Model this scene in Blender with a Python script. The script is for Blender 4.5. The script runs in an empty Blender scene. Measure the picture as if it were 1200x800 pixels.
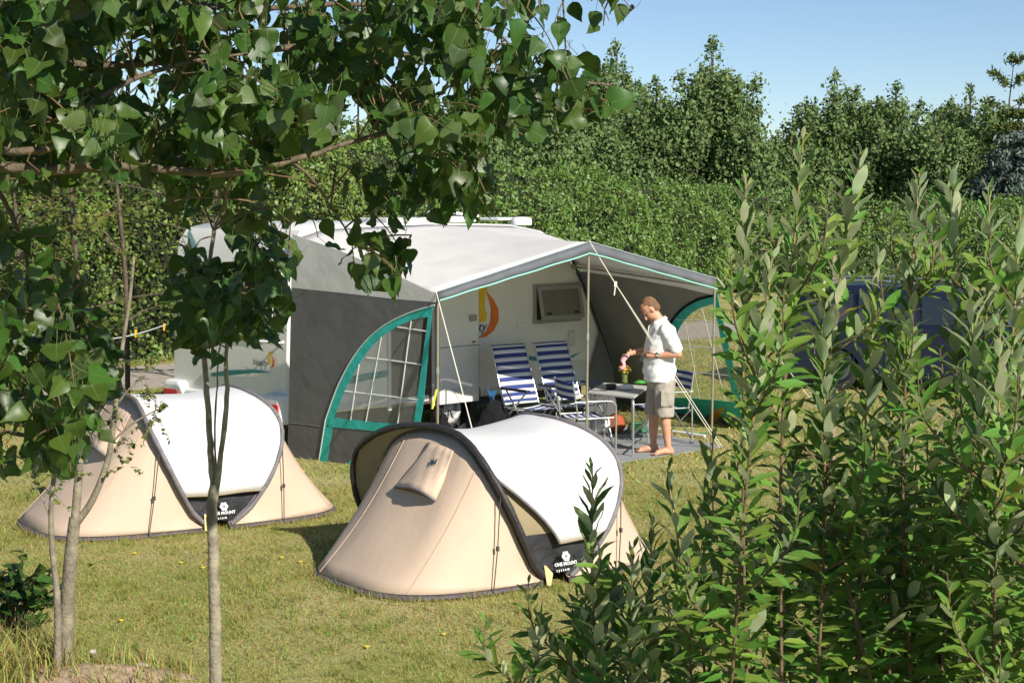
import bpy, bmesh, math, random
import numpy as np
from math import sin, cos, pi, sqrt, atan2, radians
from mathutils import Vector, Matrix, noise

S = bpy.context.scene
COL = S.collection
random.seed(11)
RNG = np.random.default_rng(5)

# ------------------------------------------------------------------ camera
FPX = 2050.0                       # focal length in photo pixels (1200 wide)
CAMZ = 2.95
PITCH = math.atan(175.0 / FPX)
cd = bpy.data.cameras.new('camera')
cd.lens = 36.0 * FPX / 1200.0
cd.sensor_width = 36.0
cd.clip_start = 0.1
cd.clip_end = 6000
cam = bpy.data.objects.new('camera', cd)
cam.location = (0, 0, CAMZ)
cam.rotation_euler = (pi / 2 - PITCH, 0, 0)
COL.objects.link(cam)
S.camera = cam

# ------------------------------------------------------------------ light
SUN_EL = radians(32)
SUN_AZ = atan2(0.60, -0.80)        # compass style: x = sin, y = cos
world = bpy.data.worlds.new('World')
S.world = world
world.use_nodes = True
wn = world.node_tree
sky = wn.nodes.new('ShaderNodeTexSky')
sky.sky_type = 'NISHITA'
sky.sun_disc = False
sky.sun_elevation = SUN_EL
sky.sun_rotation = SUN_AZ
sky.air_density = 1.0
sky.dust_density = 0.25
sky.ozone_density = 2.6
sky.altitude = 2600
wn.links.new(sky.outputs[0], wn.nodes['Background'].inputs[0])
wn.nodes['Background'].inputs[1].default_value = 0.076
sd = bpy.data.lights.new('sun', 'SUN')
sd.energy = 4.6
sd.angle = radians(0.5)
sd.color = (1.0, 0.94, 0.83)
sun = bpy.data.objects.new('sun', sd)
sdir = Vector((sin(SUN_AZ) * cos(SUN_EL), cos(SUN_AZ) * cos(SUN_EL), sin(SUN_EL)))
sun.rotation_euler = sdir.to_track_quat('Z', 'Y').to_euler()
sun.location = sdir * 30
COL.objects.link(sun)
S.view_settings.view_transform = 'Standard'
S.view_settings.look = 'None'
S.view_settings.gamma = 1.0
S.view_settings.use_curve_mapping = False
S.view_settings.exposure = 0.55
S.cycles.max_bounces = 8
S.cycles.transparent_max_bounces = 12

# ------------------------------------------------------------------ sight lines: where a point of the photo lies in the place
_UP = Vector((0, sin(PITCH), cos(PITCH)))
_FW = Vector((0, cos(PITCH), -sin(PITCH)))
_CO = Vector((0, 0, CAMZ))
def ray(px, py):
    return Vector(((px - 600) / FPX, 0, 0)) + _UP * (-(py - 400) / FPX) + _FW
def G(px, py, z=0.0):
    d = ray(px, py)
    return _CO + d * ((z - CAMZ) / d.z)
def At(px, py, Y):
    d = ray(px, py)
    return _CO + d * (Y / d.y)
def onplane(px, py, p0, n):
    d = ray(px, py)
    return _CO + d * ((p0 - _CO).dot(n) / d.dot(n))
def proj(p):
    v = Vector(p) - _CO
    w = v.dot(_FW)
    return 600 + FPX * v.x / w, 400 - FPX * v.dot(_UP) / w
def inpoly(x, y, P):
    c = False
    j = len(P) - 1
    for i in range(len(P)):
        if (P[i][1] > y) != (P[j][1] > y) and x < (P[j][0] - P[i][0]) * (y - P[i][1]) / (P[j][1] - P[i][1]) + P[i][0]:
            c = not c
        j = i
    return c

# ------------------------------------------------------------------ materials
MATS = {}
def _n(nt, t, **k):
    n = nt.nodes.new(t)
    for a, b in k.items():
        setattr(n, a, b)
    return n
def mat(name, col, rough=0.6, var=0.12, vscale=6.0, bump=0.0, bscale=40.0, metal=0.0, spec=0.5, transl=0.0,
        col2=None, alpha=1.0, coat=0.0, stretch=None, bdist=0.02):
    if name in MATS:
        return MATS[name]
    m = bpy.data.materials.new(name)
    m.use_nodes = True
    nt = m.node_tree
    b = nt.nodes['Principled BSDF']
    out = nt.nodes['Material Output']
    b.inputs['Roughness'].default_value = rough
    b.inputs['Metallic'].default_value = metal
    b.inputs['Specular IOR Level'].default_value = spec
    b.inputs['Coat Weight'].default_value = coat
    tc = _n(nt, 'ShaderNodeTexCoord')
    mp = _n(nt, 'ShaderNodeMapping')
    if stretch:
        mp.inputs['Scale'].default_value = stretch
    nt.links.new(tc.outputs['Object'], mp.inputs[0])
    nz = _n(nt, 'ShaderNodeTexNoise')
    nz.inputs['Scale'].default_value = vscale
    nz.inputs['Detail'].default_value = 5
    nt.links.new(mp.outputs[0], nz.inputs['Vector'])
    mx = _n(nt, 'ShaderNodeMix', data_type='RGBA')
    c = Vector(col[:3])
    lo = c * (1 - var)
    hi = Vector(col2[:3]) if col2 else c * (1 + var)
    mr = _n(nt, 'ShaderNodeMapRange')
    mr.inputs[1].default_value = 0.3
    mr.inputs[2].default_value = 0.7
    nt.links.new(nz.outputs[0], mr.inputs[0])
    nt.links.new(mr.outputs[0], mx.inputs[0])
    mx.inputs[6].default_value = (*lo, 1)
    mx.inputs[7].default_value = (*[min(1, x) for x in hi], 1)
    nt.links.new(mx.outputs[2], b.inputs['Base Color'])
    if bump > 0:
        n2 = _n(nt, 'ShaderNodeTexNoise')
        n2.inputs['Scale'].default_value = bscale
        n2.inputs['Detail'].default_value = 4
        nt.links.new(mp.outputs[0], n2.inputs['Vector'])
        bp = _n(nt, 'ShaderNodeBump')
        bp.inputs['Strength'].default_value = bump
        bp.inputs['Distance'].default_value = bdist
        nt.links.new(n2.outputs[0], bp.inputs['Height'])
        nt.links.new(bp.outputs[0], b.inputs['Normal'])
    last = b.outputs[0]
    if transl > 0:
        t = _n(nt, 'ShaderNodeBsdfTranslucent')
        nt.links.new(mx.outputs[2], t.inputs[0])
        ms = _n(nt, 'ShaderNodeMixShader')
        ms.inputs[0].default_value = transl
        nt.links.new(last, ms.inputs[1])
        nt.links.new(t.outputs[0], ms.inputs[2])
        last = ms.outputs[0]
    if alpha < 1:
        t = _n(nt, 'ShaderNodeBsdfTransparent')
        ms = _n(nt, 'ShaderNodeMixShader')
        ms.inputs[0].default_value = alpha
        nt.links.new(t.outputs[0], ms.inputs[1])
        nt.links.new(last, ms.inputs[2])
        last = ms.outputs[0]
    nt.links.new(last, out.inputs[0])
    MATS[name] = m
    return m

def leafmat(name, top, under, transl=0.3, rough=0.4, var=0.35, yellow=0.25, spec=0.5, tcol=None):
    """leaf: colour differs leaf by leaf, paler underside, lets some light through"""
    m = bpy.data.materials.new(name)
    m.use_nodes = True
    nt = m.node_tree
    b = nt.nodes['Principled BSDF']
    out = nt.nodes['Material Output']
    b.inputs['Roughness'].default_value = rough
    b.inputs['Specular IOR Level'].default_value = spec
    ge = _n(nt, 'ShaderNodeNewGeometry')
    oi = _n(nt, 'ShaderNodeObjectInfo')
    ad = _n(nt, 'ShaderNodeMath', operation='ADD')
    nt.links.new(ge.outputs['Random Per Island'], ad.inputs[0])
    nt.links.new(oi.outputs['Random'], ad.inputs[1])
    fr = _n(nt, 'ShaderNodeMath', operation='FRACT')
    nt.links.new(ad.outputs[0], fr.inputs[0])
    mx = _n(nt, 'ShaderNodeMix', data_type='RGBA')
    nt.links.new(ge.outputs['Backfacing'], mx.inputs[0])
    mx.inputs[6].default_value = (*top, 1)
    mx.inputs[7].default_value = (*under, 1)
    # value variation
    mr = _n(nt, 'ShaderNodeMapRange')
    nt.links.new(fr.outputs[0], mr.inputs[0])
    mr.inputs[3].default_value = 1 - var
    mr.inputs[4].default_value = 1 + var
    hs = _n(nt, 'ShaderNodeHueSaturation')
    nt.links.new(mx.outputs[2], hs.inputs['Color'])
    nt.links.new(mr.outputs[0], hs.inputs['Value'])
    m2 = _n(nt, 'ShaderNodeMath', operation='MULTIPLY')
    nt.links.new(fr.outputs[0], m2.inputs[0])
    m2.inputs[1].default_value = 7.31
    f2 = _n(nt, 'ShaderNodeMath', operation='FRACT')
    nt.links.new(m2.outputs[0], f2.inputs[0])
    mh = _n(nt, 'ShaderNodeMapRange')
    nt.links.new(f2.outputs[0], mh.inputs[0])
    mh.inputs[3].default_value = 0.5 - 0.06 * yellow
    mh.inputs[4].default_value = 0.5 + 0.03 * yellow
    nt.links.new(mh.outputs[0], hs.inputs['Hue'])
    nt.links.new(hs.outputs[0], b.inputs['Base Color'])
    t = _n(nt, 'ShaderNodeBsdfTranslucent')
    if tcol:
        t.inputs[0].default_value = (*tcol, 1)
    else:
        nt.links.new(hs.outputs[0], t.inputs[0])
    ms = _n(nt, 'ShaderNodeMixShader')
    ms.inputs[0].default_value = transl
    nt.links.new(b.outputs[0], ms.inputs[1])
    nt.links.new(t.outputs[0], ms.inputs[2])
    nt.links.new(ms.outputs[0], out.inputs[0])
    return m

# ------------------------------------------------------------------ mesh helpers
def wm(o):
    m = o.matrix_basis.copy()
    while o.parent:
        o = o.parent
        m = o.matrix_basis @ m
    return m
def link(o, parent=None):
    COL.objects.link(o)
    if parent is not None:
        o.parent = parent
    return o
def tag(o, label=None, cat=None, group=None, kind=None):
    if label: o['label'] = label
    if cat: o['category'] = cat
    if group: o['group'] = group
    if kind: o['kind'] = kind
    return o
def empty(name, loc, rz=0.0, label=None, cat=None, group=None):
    e = bpy.data.objects.new(name, None)
    e.empty_display_size = 0.1
    e.location = loc
    e.rotation_euler = (0, 0, rz)
    COL.objects.link(e)
    tag(e, label, cat, group)
    e.matrix_basis = Matrix.Translation(Vector(loc)) @ Matrix.Rotation(rz, 4, 'Z')
    return e

class MB:
    def __init__(self):
        self.v = []; self.f = []; self.m = []; self.cur = 0
    def add(self, vs, fs):
        o = len(self.v)
        self.v += [Vector(x) for x in vs]
        for f in fs:
            self.f.append([i + o for i in f]); self.m.append(self.cur)
        return self
    def poly(self, pts):
        return self.add(pts, [list(range(len(pts)))])
    def box(self, c, s, R=None):
        c = Vector(c)
        vs = []
        for i in (-1, 1):
            for j in (-1, 1):
                for k in (-1, 1):
                    p = Vector((i * s[0] / 2, j * s[1] / 2, k * s[2] / 2))
                    vs.append(c + (R @ p if R is not None else p))
        return self.add(vs, [(0, 1, 3, 2), (4, 6, 7, 5), (0, 4, 5, 1), (2, 3, 7, 6), (0, 2, 6, 4), (1, 5, 7, 3)])
    def grid(self, rows, closed=False):
        """rows: list of equal length point lists"""
        n = len(rows[0])
        vs = [p for r in rows for p in r]
        fs = []
        for i in range(len(rows) - 1):
            for j in range(n if closed else n - 1):
                k = (j + 1) % n
                fs.append((i * n + j, i * n + k, (i + 1) * n + k, (i + 1) * n + j))
        return self.add(vs, fs)
    def tube(self, pts, r, n=8, caps=True, flat=None):
        pts = [Vector(p) for p in pts]
        if not isinstance(r, (list, tuple)):
            r = [r] * len(pts)
        rows = []
        ref = None
        for i, p in enumerate(pts):
            a = pts[max(i - 1, 0)]; b = pts[min(i + 1, len(pts) - 1)]
            d = (b - a)
            if d.length < 1e-9: d = Vector((0, 0, 1))
            d.normalize()
            if ref is None:
                ref = Vector((0, 0, 1)) if abs(d.z) < 0.9 else Vector((1, 0, 0))
            x = ref - d * ref.dot(d)
            if x.length < 1e-6: x = d.orthogonal()
            x.normalize()
            y = d.cross(x)
            ref = x
            rows.append([p + (x * cos(2 * pi * k / n) + y * sin(2 * pi * k / n)) * r[i] for k in range(n)])
        self.grid(rows, True)
        if caps:
            self.add(rows[0], [list(range(n))[::-1]])
            self.add(rows[-1], [list(range(n))])
        return self
    def ball(self, c, r, nu=12, nv=8, R=None):
        c = Vector(c)
        if not isinstance(r, (tuple, list)): r = (r, r, r)
        rows = []
        for i in range(nv + 1):
            a = pi * i / nv
            a = min(max(a, 1e-3), pi - 1e-3)
            row = []
            for k in range(nu):
                p = Vector((r[0] * sin(a) * cos(2 * pi * k / nu), r[1] * sin(a) * sin(2 * pi * k / nu), r[2] * cos(a)))
                row.append(c + (R @ p if R is not None else p))
            rows.append(row)
        self.grid(rows, True)
        return self
    def limb(self, pts, rad, n=12):
        self.tube(pts, rad, n)
        for p, r in zip(pts, rad):
            self.ball(p, r * 0.995, 12, 8)
        return self
    def lathe(self, prof, c=(0, 0, 0), n=20, R=None):
        c = Vector(c)
        rows = []
        for r, z in prof:
            row = []
            for k in range(n):
                p = Vector((r * cos(2 * pi * k / n), r * sin(2 * pi * k / n), z))
                row.append(c + (R @ p if R is not None else p))
            rows.append(row)
        return self.grid(rows, True)
    def prism(self, pts, off):
        """solid slab from polygon pts, pushed by vector off"""
        off = Vector(off)
        n = len(pts)
        a = [Vector(p) for p in pts]
        b = [p + off for p in a]
        fs = [list(range(n))[::-1], [n + i for i in range(n)]]
        for i in range(n):
            j = (i + 1) % n
            fs.append([i, j, n + j, n + i])
        return self.add(a + b, fs)
    def mesh(self, name, mats, smooth=False, xf=None):
        me = bpy.data.meshes.new(name)
        vs = [xf @ v for v in self.v] if xf is not None else self.v
        me.from_pydata([tuple(v) for v in vs], [], self.f)
        for m in (mats if isinstance(mats, (list, tuple)) else [mats]):
            me.materials.append(m)
        if any(self.m):
            me.polygons.foreach_set('material_index', self.m)
        if smooth:
            me.polygons.foreach_set('use_smooth', [True] * len(me.polygons))
        me.update()
        return me
    def build(self, name, mats, parent=None, smooth=False, world=True, bevel=0.0, label=None, cat=None, group=None, kind=None,
              fixn=False, origin=None, autosmooth=False, solid=0.0):
        if parent is not None and world:
            xf = wm(parent).inverted()
        elif origin is not None:
            xf = Matrix.Translation(-Vector(origin))
        else:
            xf = None
        me = self.mesh(name, mats, smooth, xf)
        if fixn:
            bm = bmesh.new(); bm.from_mesh(me)
            bmesh.ops.remove_doubles(bm, verts=bm.verts, dist=1e-5)
            bmesh.ops.recalc_face_normals(bm, faces=bm.faces)
            bm.to_mesh(me); bm.free()
        o = bpy.data.objects.new(name, me)
        link(o, parent)
        if origin is not None and parent is None:
            o.location = origin
        if solid:
            md = o.modifiers.new('thick', 'SOLIDIFY'); md.thickness = solid; md.offset = 0
        if bevel > 0:
            md = o.modifiers.new('bevel', 'BEVEL'); md.width = bevel; md.segments = 2; md.limit_method = 'ANGLE'
        if autosmooth:
            me.polygons.foreach_set('use_smooth', [True] * len(me.polygons))
            me.set_sharp_from_angle(angle=radians(35))
        tag(o, label, cat, group, kind)
        return o

def npmesh(name, V, Fa, mats, parent=None, kind=None, matidx=None, smooth=False):
    """V (n,3), Fa (m,k) as one mesh, quickly"""
    me = bpy.data.meshes.new(name)
    V = np.asarray(V, dtype=np.float32); Fa = np.asarray(Fa, dtype=np.int32)
    k = Fa.shape[1]
    me.vertices.add(len(V)); me.vertices.foreach_set('co', V.ravel())
    me.loops.add(Fa.size); me.loops.foreach_set('vertex_index', Fa.ravel())
    me.polygons.add(len(Fa))
    me.polygons.foreach_set('loop_start', np.arange(0, Fa.size, k, dtype=np.int32))
    me.polygons.foreach_set('loop_total', np.full(len(Fa), k, dtype=np.int32))
    for m in (mats if isinstance(mats, (list, tuple)) else [mats]):
        me.materials.append(m)
    if matidx is not None:
        me.polygons.foreach_set('material_index', np.asarray(matidx, dtype=np.int32))
    if smooth:
        me.polygons.foreach_set('use_smooth', np.ones(len(Fa), dtype=bool))
    me.update(calc_edges=True)
    o = bpy.data.objects.new(name, me)
    link(o, parent)
    tag(o, kind=kind)
    return o

def bake(mb, name, mats, mods, parent=None, smooth=True, xf=None, deform=None):
    """turn a rough solid assembly into one continuous skin"""
    me = mb.mesh('tmp', mats)
    o = bpy.data.objects.new('tmp', me)
    COL.objects.link(o)
    for t, kw in mods:
        md = o.modifiers.new(t, t)
        for a, b in kw.items():
            setattr(md, a, b)
    dg = bpy.context.evaluated_depsgraph_get()
    dg.update()
    ev = o.evaluated_get(dg)
    nm = bpy.data.meshes.new_from_object(ev)
    bpy.data.objects.remove(o)
    nm.name = name
    if deform:
        for v in nm.vertices:
            v.co = deform(v.co)
    if not nm.materials:
        for m in (mats if isinstance(mats, (list, tuple)) else [mats]):
            nm.materials.append(m)
    nm.polygons.foreach_set('use_smooth', [True] * len(nm.polygons))
    ob = bpy.data.objects.new(name, nm)
    link(ob, parent)
    return ob

def text_mesh(body, size, name, m, parent, M4, shear=0.0, ext=0.0008, bold=0.0):
    """flat lettering as a mesh, laid out by the 4x4 M4 (x right, y up, z out)"""
    cu = bpy.data.curves.new('txt', 'FONT')
    cu.body = body; cu.size = size; cu.shear = shear; cu.extrude = ext; cu.offset = bold
    cu.resolution_u = 2
    t = bpy.data.objects.new('txt', cu)
    COL.objects.link(t)
    dg = bpy.context.evaluated_depsgraph_get(); dg.update()
    me = bpy.data.meshes.new_from_object(t.evaluated_get(dg))
    bpy.data.objects.remove(t)
    me.name = name
    me.transform(wm(parent).inverted() @ M4)
    me.materials.clear(); me.materials.append(m)
    o = bpy.data.objects.new(name, me)
    return link(o, parent)

def spline(pts, n=6):
    """Catmull-Rom through pts"""
    P = [Vector(p) for p in pts]
    if len(P) < 3:
        return [P[0].lerp(P[-1], i / n) for i in range(n + 1)]
    out = []
    for i in range(len(P) - 1):
        a = P[max(i - 1, 0)]; b = P[i]; c = P[i + 1]; d = P[min(i + 2, len(P) - 1)]
        for k in range(n):
            t = k / n
            out.append(0.5 * ((2 * b) + (c - a) * t + (2 * a - 5 * b + 4 * c - d) * t * t + (3 * b - a - 3 * c + d) * t ** 3))
    out.append(P[-1])
    return out

# ================================================================== THE SETTING
m_lawn = bpy.data.materials.new('lawn_turf')
m_lawn.use_nodes = True
_nt = m_lawn.node_tree
_b = _nt.nodes['Principled BSDF']
_b.inputs['Roughness'].default_value = 0.95
_b.inputs['Specular IOR Level'].default_value = 0.1
_tc = _n(_nt, 'ShaderNodeTexCoord')
def _noise(sc, det=4, ro=0.6):
    a = _n(_nt, 'ShaderNodeTexNoise')
    a.inputs['Scale'].default_value = sc; a.inputs['Detail'].default_value = det; a.inputs['Roughness'].default_value = ro
    _nt.links.new(_tc.outputs['Object'], a.inputs['Vector'])
    return a
def _rng(src, a, b):
    r = _n(_nt, 'ShaderNodeMapRange'); r.inputs[1].default_value = a; r.inputs[2].default_value = b
    _nt.links.new(src, r.inputs[0]); return r
_big = _rng(_noise(0.55, 5, 0.65).outputs[0], 0.42, 0.62)
_fine = _rng(_noise(26, 5, 0.75).outputs[0], 0.36, 0.66)
_m1 = _n(_nt, 'ShaderNodeMix', data_type='RGBA')
_nt.links.new(_big.outputs[0], _m1.inputs[0])
_m1.inputs[6].default_value = (0.335, 0.355, 0.11, 1)
_m1.inputs[7].default_value = (0.52, 0.445, 0.22, 1)
_m2 = _n(_nt, 'ShaderNodeMix', data_type='RGBA', blend_type='MULTIPLY')
_m2.inputs[0].default_value = 1
_cr = _n(_nt, 'ShaderNodeMix', data_type='RGBA')
_nt.links.new(_fine.outputs[0], _cr.inputs[0])
_cr.inputs[6].default_value = (0.5, 0.55, 0.5, 1)
_cr.inputs[7].default_value = (1.3, 1.25, 1.2, 1)
_nt.links.new(_m1.outputs[2], _m2.inputs[6]); _nt.links.new(_cr.outputs[2], _m2.inputs[7])
_nt.links.new(_m2.outputs[2], _b.inputs['Base Color'])
_bp = _n(_nt, 'ShaderNodeBump'); _bp.inputs['Strength'].default_value = 0.7; _bp.inputs['Distance'].default_value = 0.03
_nt.links.new(_noise(45, 4, 0.7).outputs[0], _bp.inputs['Height'])
_nt.links.new(_bp.outputs[0], _b.inputs['Normal'])

MB().poly([(-2500, -60, 0), (2500, -60, 0), (2500, 5000, 0), (-2500, 5000, 0)]).build('ground', m_lawn, kind='structure')

m_gravel = mat('gravel', (0.36, 0.31, 0.25), 0.95, 0.25, 9, 0.6, 60, col2=(0.52, 0.45, 0.37))
p_a, p_b = G(160, 443), G(820, 387)
pd = (p_b - p_a).normalized(); pn = Vector((-pd.y, pd.x, 0))
rows = []
for i in range(41):
    t = -14 + i * 1.1
    w = 1.5 + 0.12 * sin(i * 1.7)
    c = p_a + pd * t + pn * 0.15 * sin(i * 0.6)
    rows.append([c - pn * w + Vector((0, 0, .005)), c + Vector((0, 0, .012)), c + pn * (w + .1 * sin(i)) + Vector((0, 0, .005))])
MB().grid(rows).build('gravel_path', m_gravel, kind='structure', smooth=True)

# ---------------------------------------------------------------- leaf clouds
def leafcloud(P, size, aspect=0.6, up=0.3, outdir=None, size_var=0.3, sundir=None):
    """P (n,3) -> diamond leaf faces, each its own orientation"""
    n = len(P)
    d = RNG.normal(size=(n, 3))
    d /= np.linalg.norm(d, axis=1)[:, None]
    nr = RNG.normal(size=(n, 3)) * 0.8
    nr[:, 2] += up
    if outdir is not None:
        nr += outdir
    b = np.cross(nr, d)
    b /= np.linalg.norm(b, axis=1)[:, None] + 1e-9
    L = (size * (1 + size_var * RNG.normal(size=n)).clip(.5, 1.8))[:, None]
    V = np.empty((n, 4, 3), dtype=np.float32)
    V[:, 0] = P - d * L * .5
    V[:, 1] = P + b * L * aspect * .5 - d * L * .08
    V[:, 2] = P + d * L * .5
    V[:, 3] = P - b * L * aspect * .5 - d * L * .08
    return V.reshape(-1, 3), np.arange(n * 4).reshape(n, 4)

m_bark = mat('bark_brown', (0.10, 0.075, 0.05), 0.9, 0.35, 14, 0.5, 30)
m_bark_grey = mat('bark_grey', (0.25, 0.215, 0.16), 0.85, 0.3, 20, 0.5, 60, col2=(0.36, 0.32, 0.22))
m_twig = mat('twig_tan', (0.26, 0.17, 0.07), 0.7, 0.25, 20)
L_hedge = leafmat('hedge_leaves', (0.125, 0.255, 0.036), (0.135, 0.235, 0.058), 0.25, 0.5, 0.4, 0.7)
L_hedge_l = leafmat('hedge_leaves_bright', (0.16, 0.28, 0.034), (0.17, 0.26, 0.065), 0.3, 0.5, 0.4, 0.8)
L_pop_far = leafmat('far_poplar_leaves', (0.145, 0.225, 0.07), (0.16, 0.235, 0.09), 0.25, 0.7, 0.18, 0.3, spec=.15)
L_dark = leafmat('dark_conifer_needles', (0.085, 0.125, 0.024), (0.085, 0.125, 0.024), 0.1, 0.6, 0.35, 0.4)
L_blue = leafmat('blue_cedar_needles', (0.115, 0.155, 0.125), (0.13, 0.17, 0.14), 0.1, 0.6, 0.35, 0.2)
m_core = mat('hedge_core_shade', (0.022, 0.028, 0.010), 1.0, 0.4, 3)

# ---------------------------------------------------------------- hedge
def hedge_run(pts, label, name='hedge', per=420, size=0.12, m=L_hedge, lump=0.35, group=None):
    """pts: (x, y, height) along the foot of the hedge front"""
    base = Vector((pts[0][0], pts[0][1], 0))
    h = empty(name, base, 0, label, 'hedge', group)
    P = []; O = []
    core = MB()
    for (x0, y0, h0), (x1, y1, h1) in zip(pts[:-1], pts[1:]):
        a = Vector((x0, y0, 0)); b = Vector((x1, y1, 0))
        L = (b - a).length; d = (b - a) / L
        n = Vector((d.y, -d.x, 0))                     # towards the viewer
        if n.y > 0: n = -n
        cnt = int(L * ((h0 + h1) / 2) * per)
        for _ in range(cnt):
            s = random.random(); hh = h0 + (h1 - h0) * s
            hh += 0.34 * noise.noise(Vector((s * L * .6 + x0, y0, 0))) + .2 * noise.noise(Vector((s * L * 2.1 + x0, y0, 5)))
            z = hh * (random.random() ** 0.8)
            p = a + d * (s * L)
            bul = lump * (noise.noise(Vector((p.x * .7, p.y * .7, z * .8))) + .5 * noise.noise(Vector((p.x * 1.9, p.y * 1.9, z * 2))))
            # rounded shoulder towards the top
            sh = max(0, (z / hh - .72) / .28)
            depth = -bul + sh * sh * 0.9 + random.expovariate(1 / 0.16)
            q = p - n * depth
            P.append((q.x, q.y, z + .03)); O.append((n.x * .7, n.y * .7, .35))
        for _ in range(int(L * per * 1.0)):            # the top
            s = random.random(); hh = h0 + (h1 - h0) * s
            hh += 0.34 * noise.noise(Vector((s * L * .6 + x0, y0, 0))) + .2 * noise.noise(Vector((s * L * 2.1 + x0, y0, 5)))
            p = a + d * (s * L) - n * (0.5 + random.random() * 1.3)
            z = hh - random.expovariate(1 / .12) + (random.random() < .06) * random.uniform(.1, .35) + .3 * max(0, noise.noise(Vector((p.x * 1.5, p.y * 1.5, 9))))
            P.append((p.x, p.y, z)); O.append((n.x * .2, n.y * .2, .9))
        o = -n * 0.75
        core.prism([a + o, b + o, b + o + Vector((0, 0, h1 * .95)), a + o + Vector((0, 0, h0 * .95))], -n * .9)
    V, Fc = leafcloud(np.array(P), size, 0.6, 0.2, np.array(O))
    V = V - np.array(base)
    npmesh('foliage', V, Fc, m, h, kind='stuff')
    core.build('shaded_core', m_core, h)  # solid slab, its dark colour stands for the shade inside the hedge
    return h

g0, g1 = G(190, 430), G(880, 345)
hedge_run([(-2.2, 35.6, 3.95), (3.2, 44.5, 3.25), (g1.x, g1.y, 2.95), (17, 55, 2.55), (30, 60, 2.4)],
          'long trimmed green hedge behind the caravan and the awning', per=520, size=0.088, lump=.65)
hedge_run([(-15.5, 23.5, 5.2), (-9.0, 27.4, 4.6), (g0.x - .2, g0.y + .8, 4.4), (-2.35, 35.4, 4.0)],
          'taller bright green hedge on the left beside the gravel path', per=620, size=0.078, m=L_hedge_l, lump=0.8)

# ---------------------------------------------------------------- trees beyond the hedge
def far_poplar(px, top, Y, w, label, n=8000, m=L_pop_far, size=0.13, shoots=46):
    base = At(px, 300, Y); base.z = 0
    H = At(px, top, Y).z
    t = empty('poplar_tree', base, 0, label, 'tree', 'poplars beyond the hedge')
    tr = MB(); tr.tube([(0, 0, 0), (.05, .03, H * .35), (-.04, .02, H * .7), (0, 0, H * .96)], [.16, .12, .07, .015], 7)
    P = []
    for i in range(shoots):
        a = random.uniform(0, 2 * pi)
        z0 = H * random.uniform(.08, .66)
        r1 = w * random.uniform(.35, 1.0) * (1.08 - .45 * z0 / H)
        z1 = min(H * .985, z0 + H * random.uniform(.22, .42))
        z1 = min(z1, H * (1.0 - .20 * r1 / w - random.uniform(0, .10)))
        z0 = min(z0, z1 - H * .12)
        if i == 0: r1 = .05; z0 = H * .6; z1 = H
        if i in (1, 2): r1 = w * .28; z1 = H * random.uniform(.84, .93); z0 = H * .55
        a0 = Vector((0, 0, z0)); b0 = Vector((cos(a) * r1, sin(a) * r1, z1)); mid = a0.lerp(b0, .5) + Vector((cos(a), sin(a), 0)) * r1 * .25 - Vector((0, 0, .15))
        pts = spline([a0, mid, b0], 4)
        tr.tube(pts, [.045 * (1 - k / len(pts)) + .008 for k in range(len(pts))], 5, False)
        k = int(n / shoots)
        for _ in range(k):
            s = random.random() ** .85
            fq = s * (len(pts) - 1); iq = min(len(pts) - 2, int(fq)); q = pts[iq].lerp(pts[iq + 1], fq - iq)
            sp = (.07 + .46 * (1 - s ** 1.5)) * (w / 2.0) ** .5
            P.append((q.x + random.gauss(0, sp), q.y + random.gauss(0, sp), q.z + random.gauss(0, .28 - .16 * s)))
    P = np.array(P); P[:, 2] = np.clip(P[:, 2], .3, 1e9)
    O = np.zeros_like(P); O[:, :2] = P[:, :2] * .4; O[:, 2] = .2
    V, Fc = leafcloud(P, size, .75, .1, O)
    tr.build('trunk', m_bark, t, world=False)
    npmesh('crown', V, Fc, m, t, kind='stuff')
    return t

FP = [(832, 46, 62, 2.5, 'tallest pointed poplar behind the hedge, right of the overhanging leaves', 11000),
      (768, 92, 61, 2.1, 'poplar with a broad spiky top just left of the tallest one', 9000),
      (722, 52, 65, 2.3, 'poplar whose tip shows above the end of the overhanging branch', 9000),
      (668, 108, 58, 2.4, 'grey-green poplar behind the hedge under the overhanging branch tip', 9000),
      (612, 104, 57, 2.3, 'poplar behind the hedge seen just past the hanging leaf cluster', 8000),
      (546, 112, 54, 2.3, 'poplar behind the caravan roof hatch, half hidden by leaves', 7000),
      (474, 120, 51, 2.3, 'poplar behind the hedge seen below the bare end of the branch', 7000),
      (400, 118, 48, 2.2, 'poplar behind the hedge almost covered by the near branch', 6000),
      (872, 128, 60, 1.5, 'small poplar at the edge of the sky gap, right of the tallest', 5000),
      (975, 86, 66, 2.2, 'poplar with a narrow raised tip right of the sky gap', 9000),
      (926, 142, 65, 1.9, 'low rounded poplar at the right side of the sky gap', 6500),
      (1046, 98, 66, 2.3, 'broad poplar in the middle of the right-hand row', 9000),
      (1098, 132, 64, 1.9, 'lower poplar between the broad one and the dark conifer', 6500),
      (1134, 100, 68, 2.0, 'last poplar of the row before the dark conifer', 7500)]
for a in FP:
    far_poplar(*a[:5], n=int(a[5] * 2.6))
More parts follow.
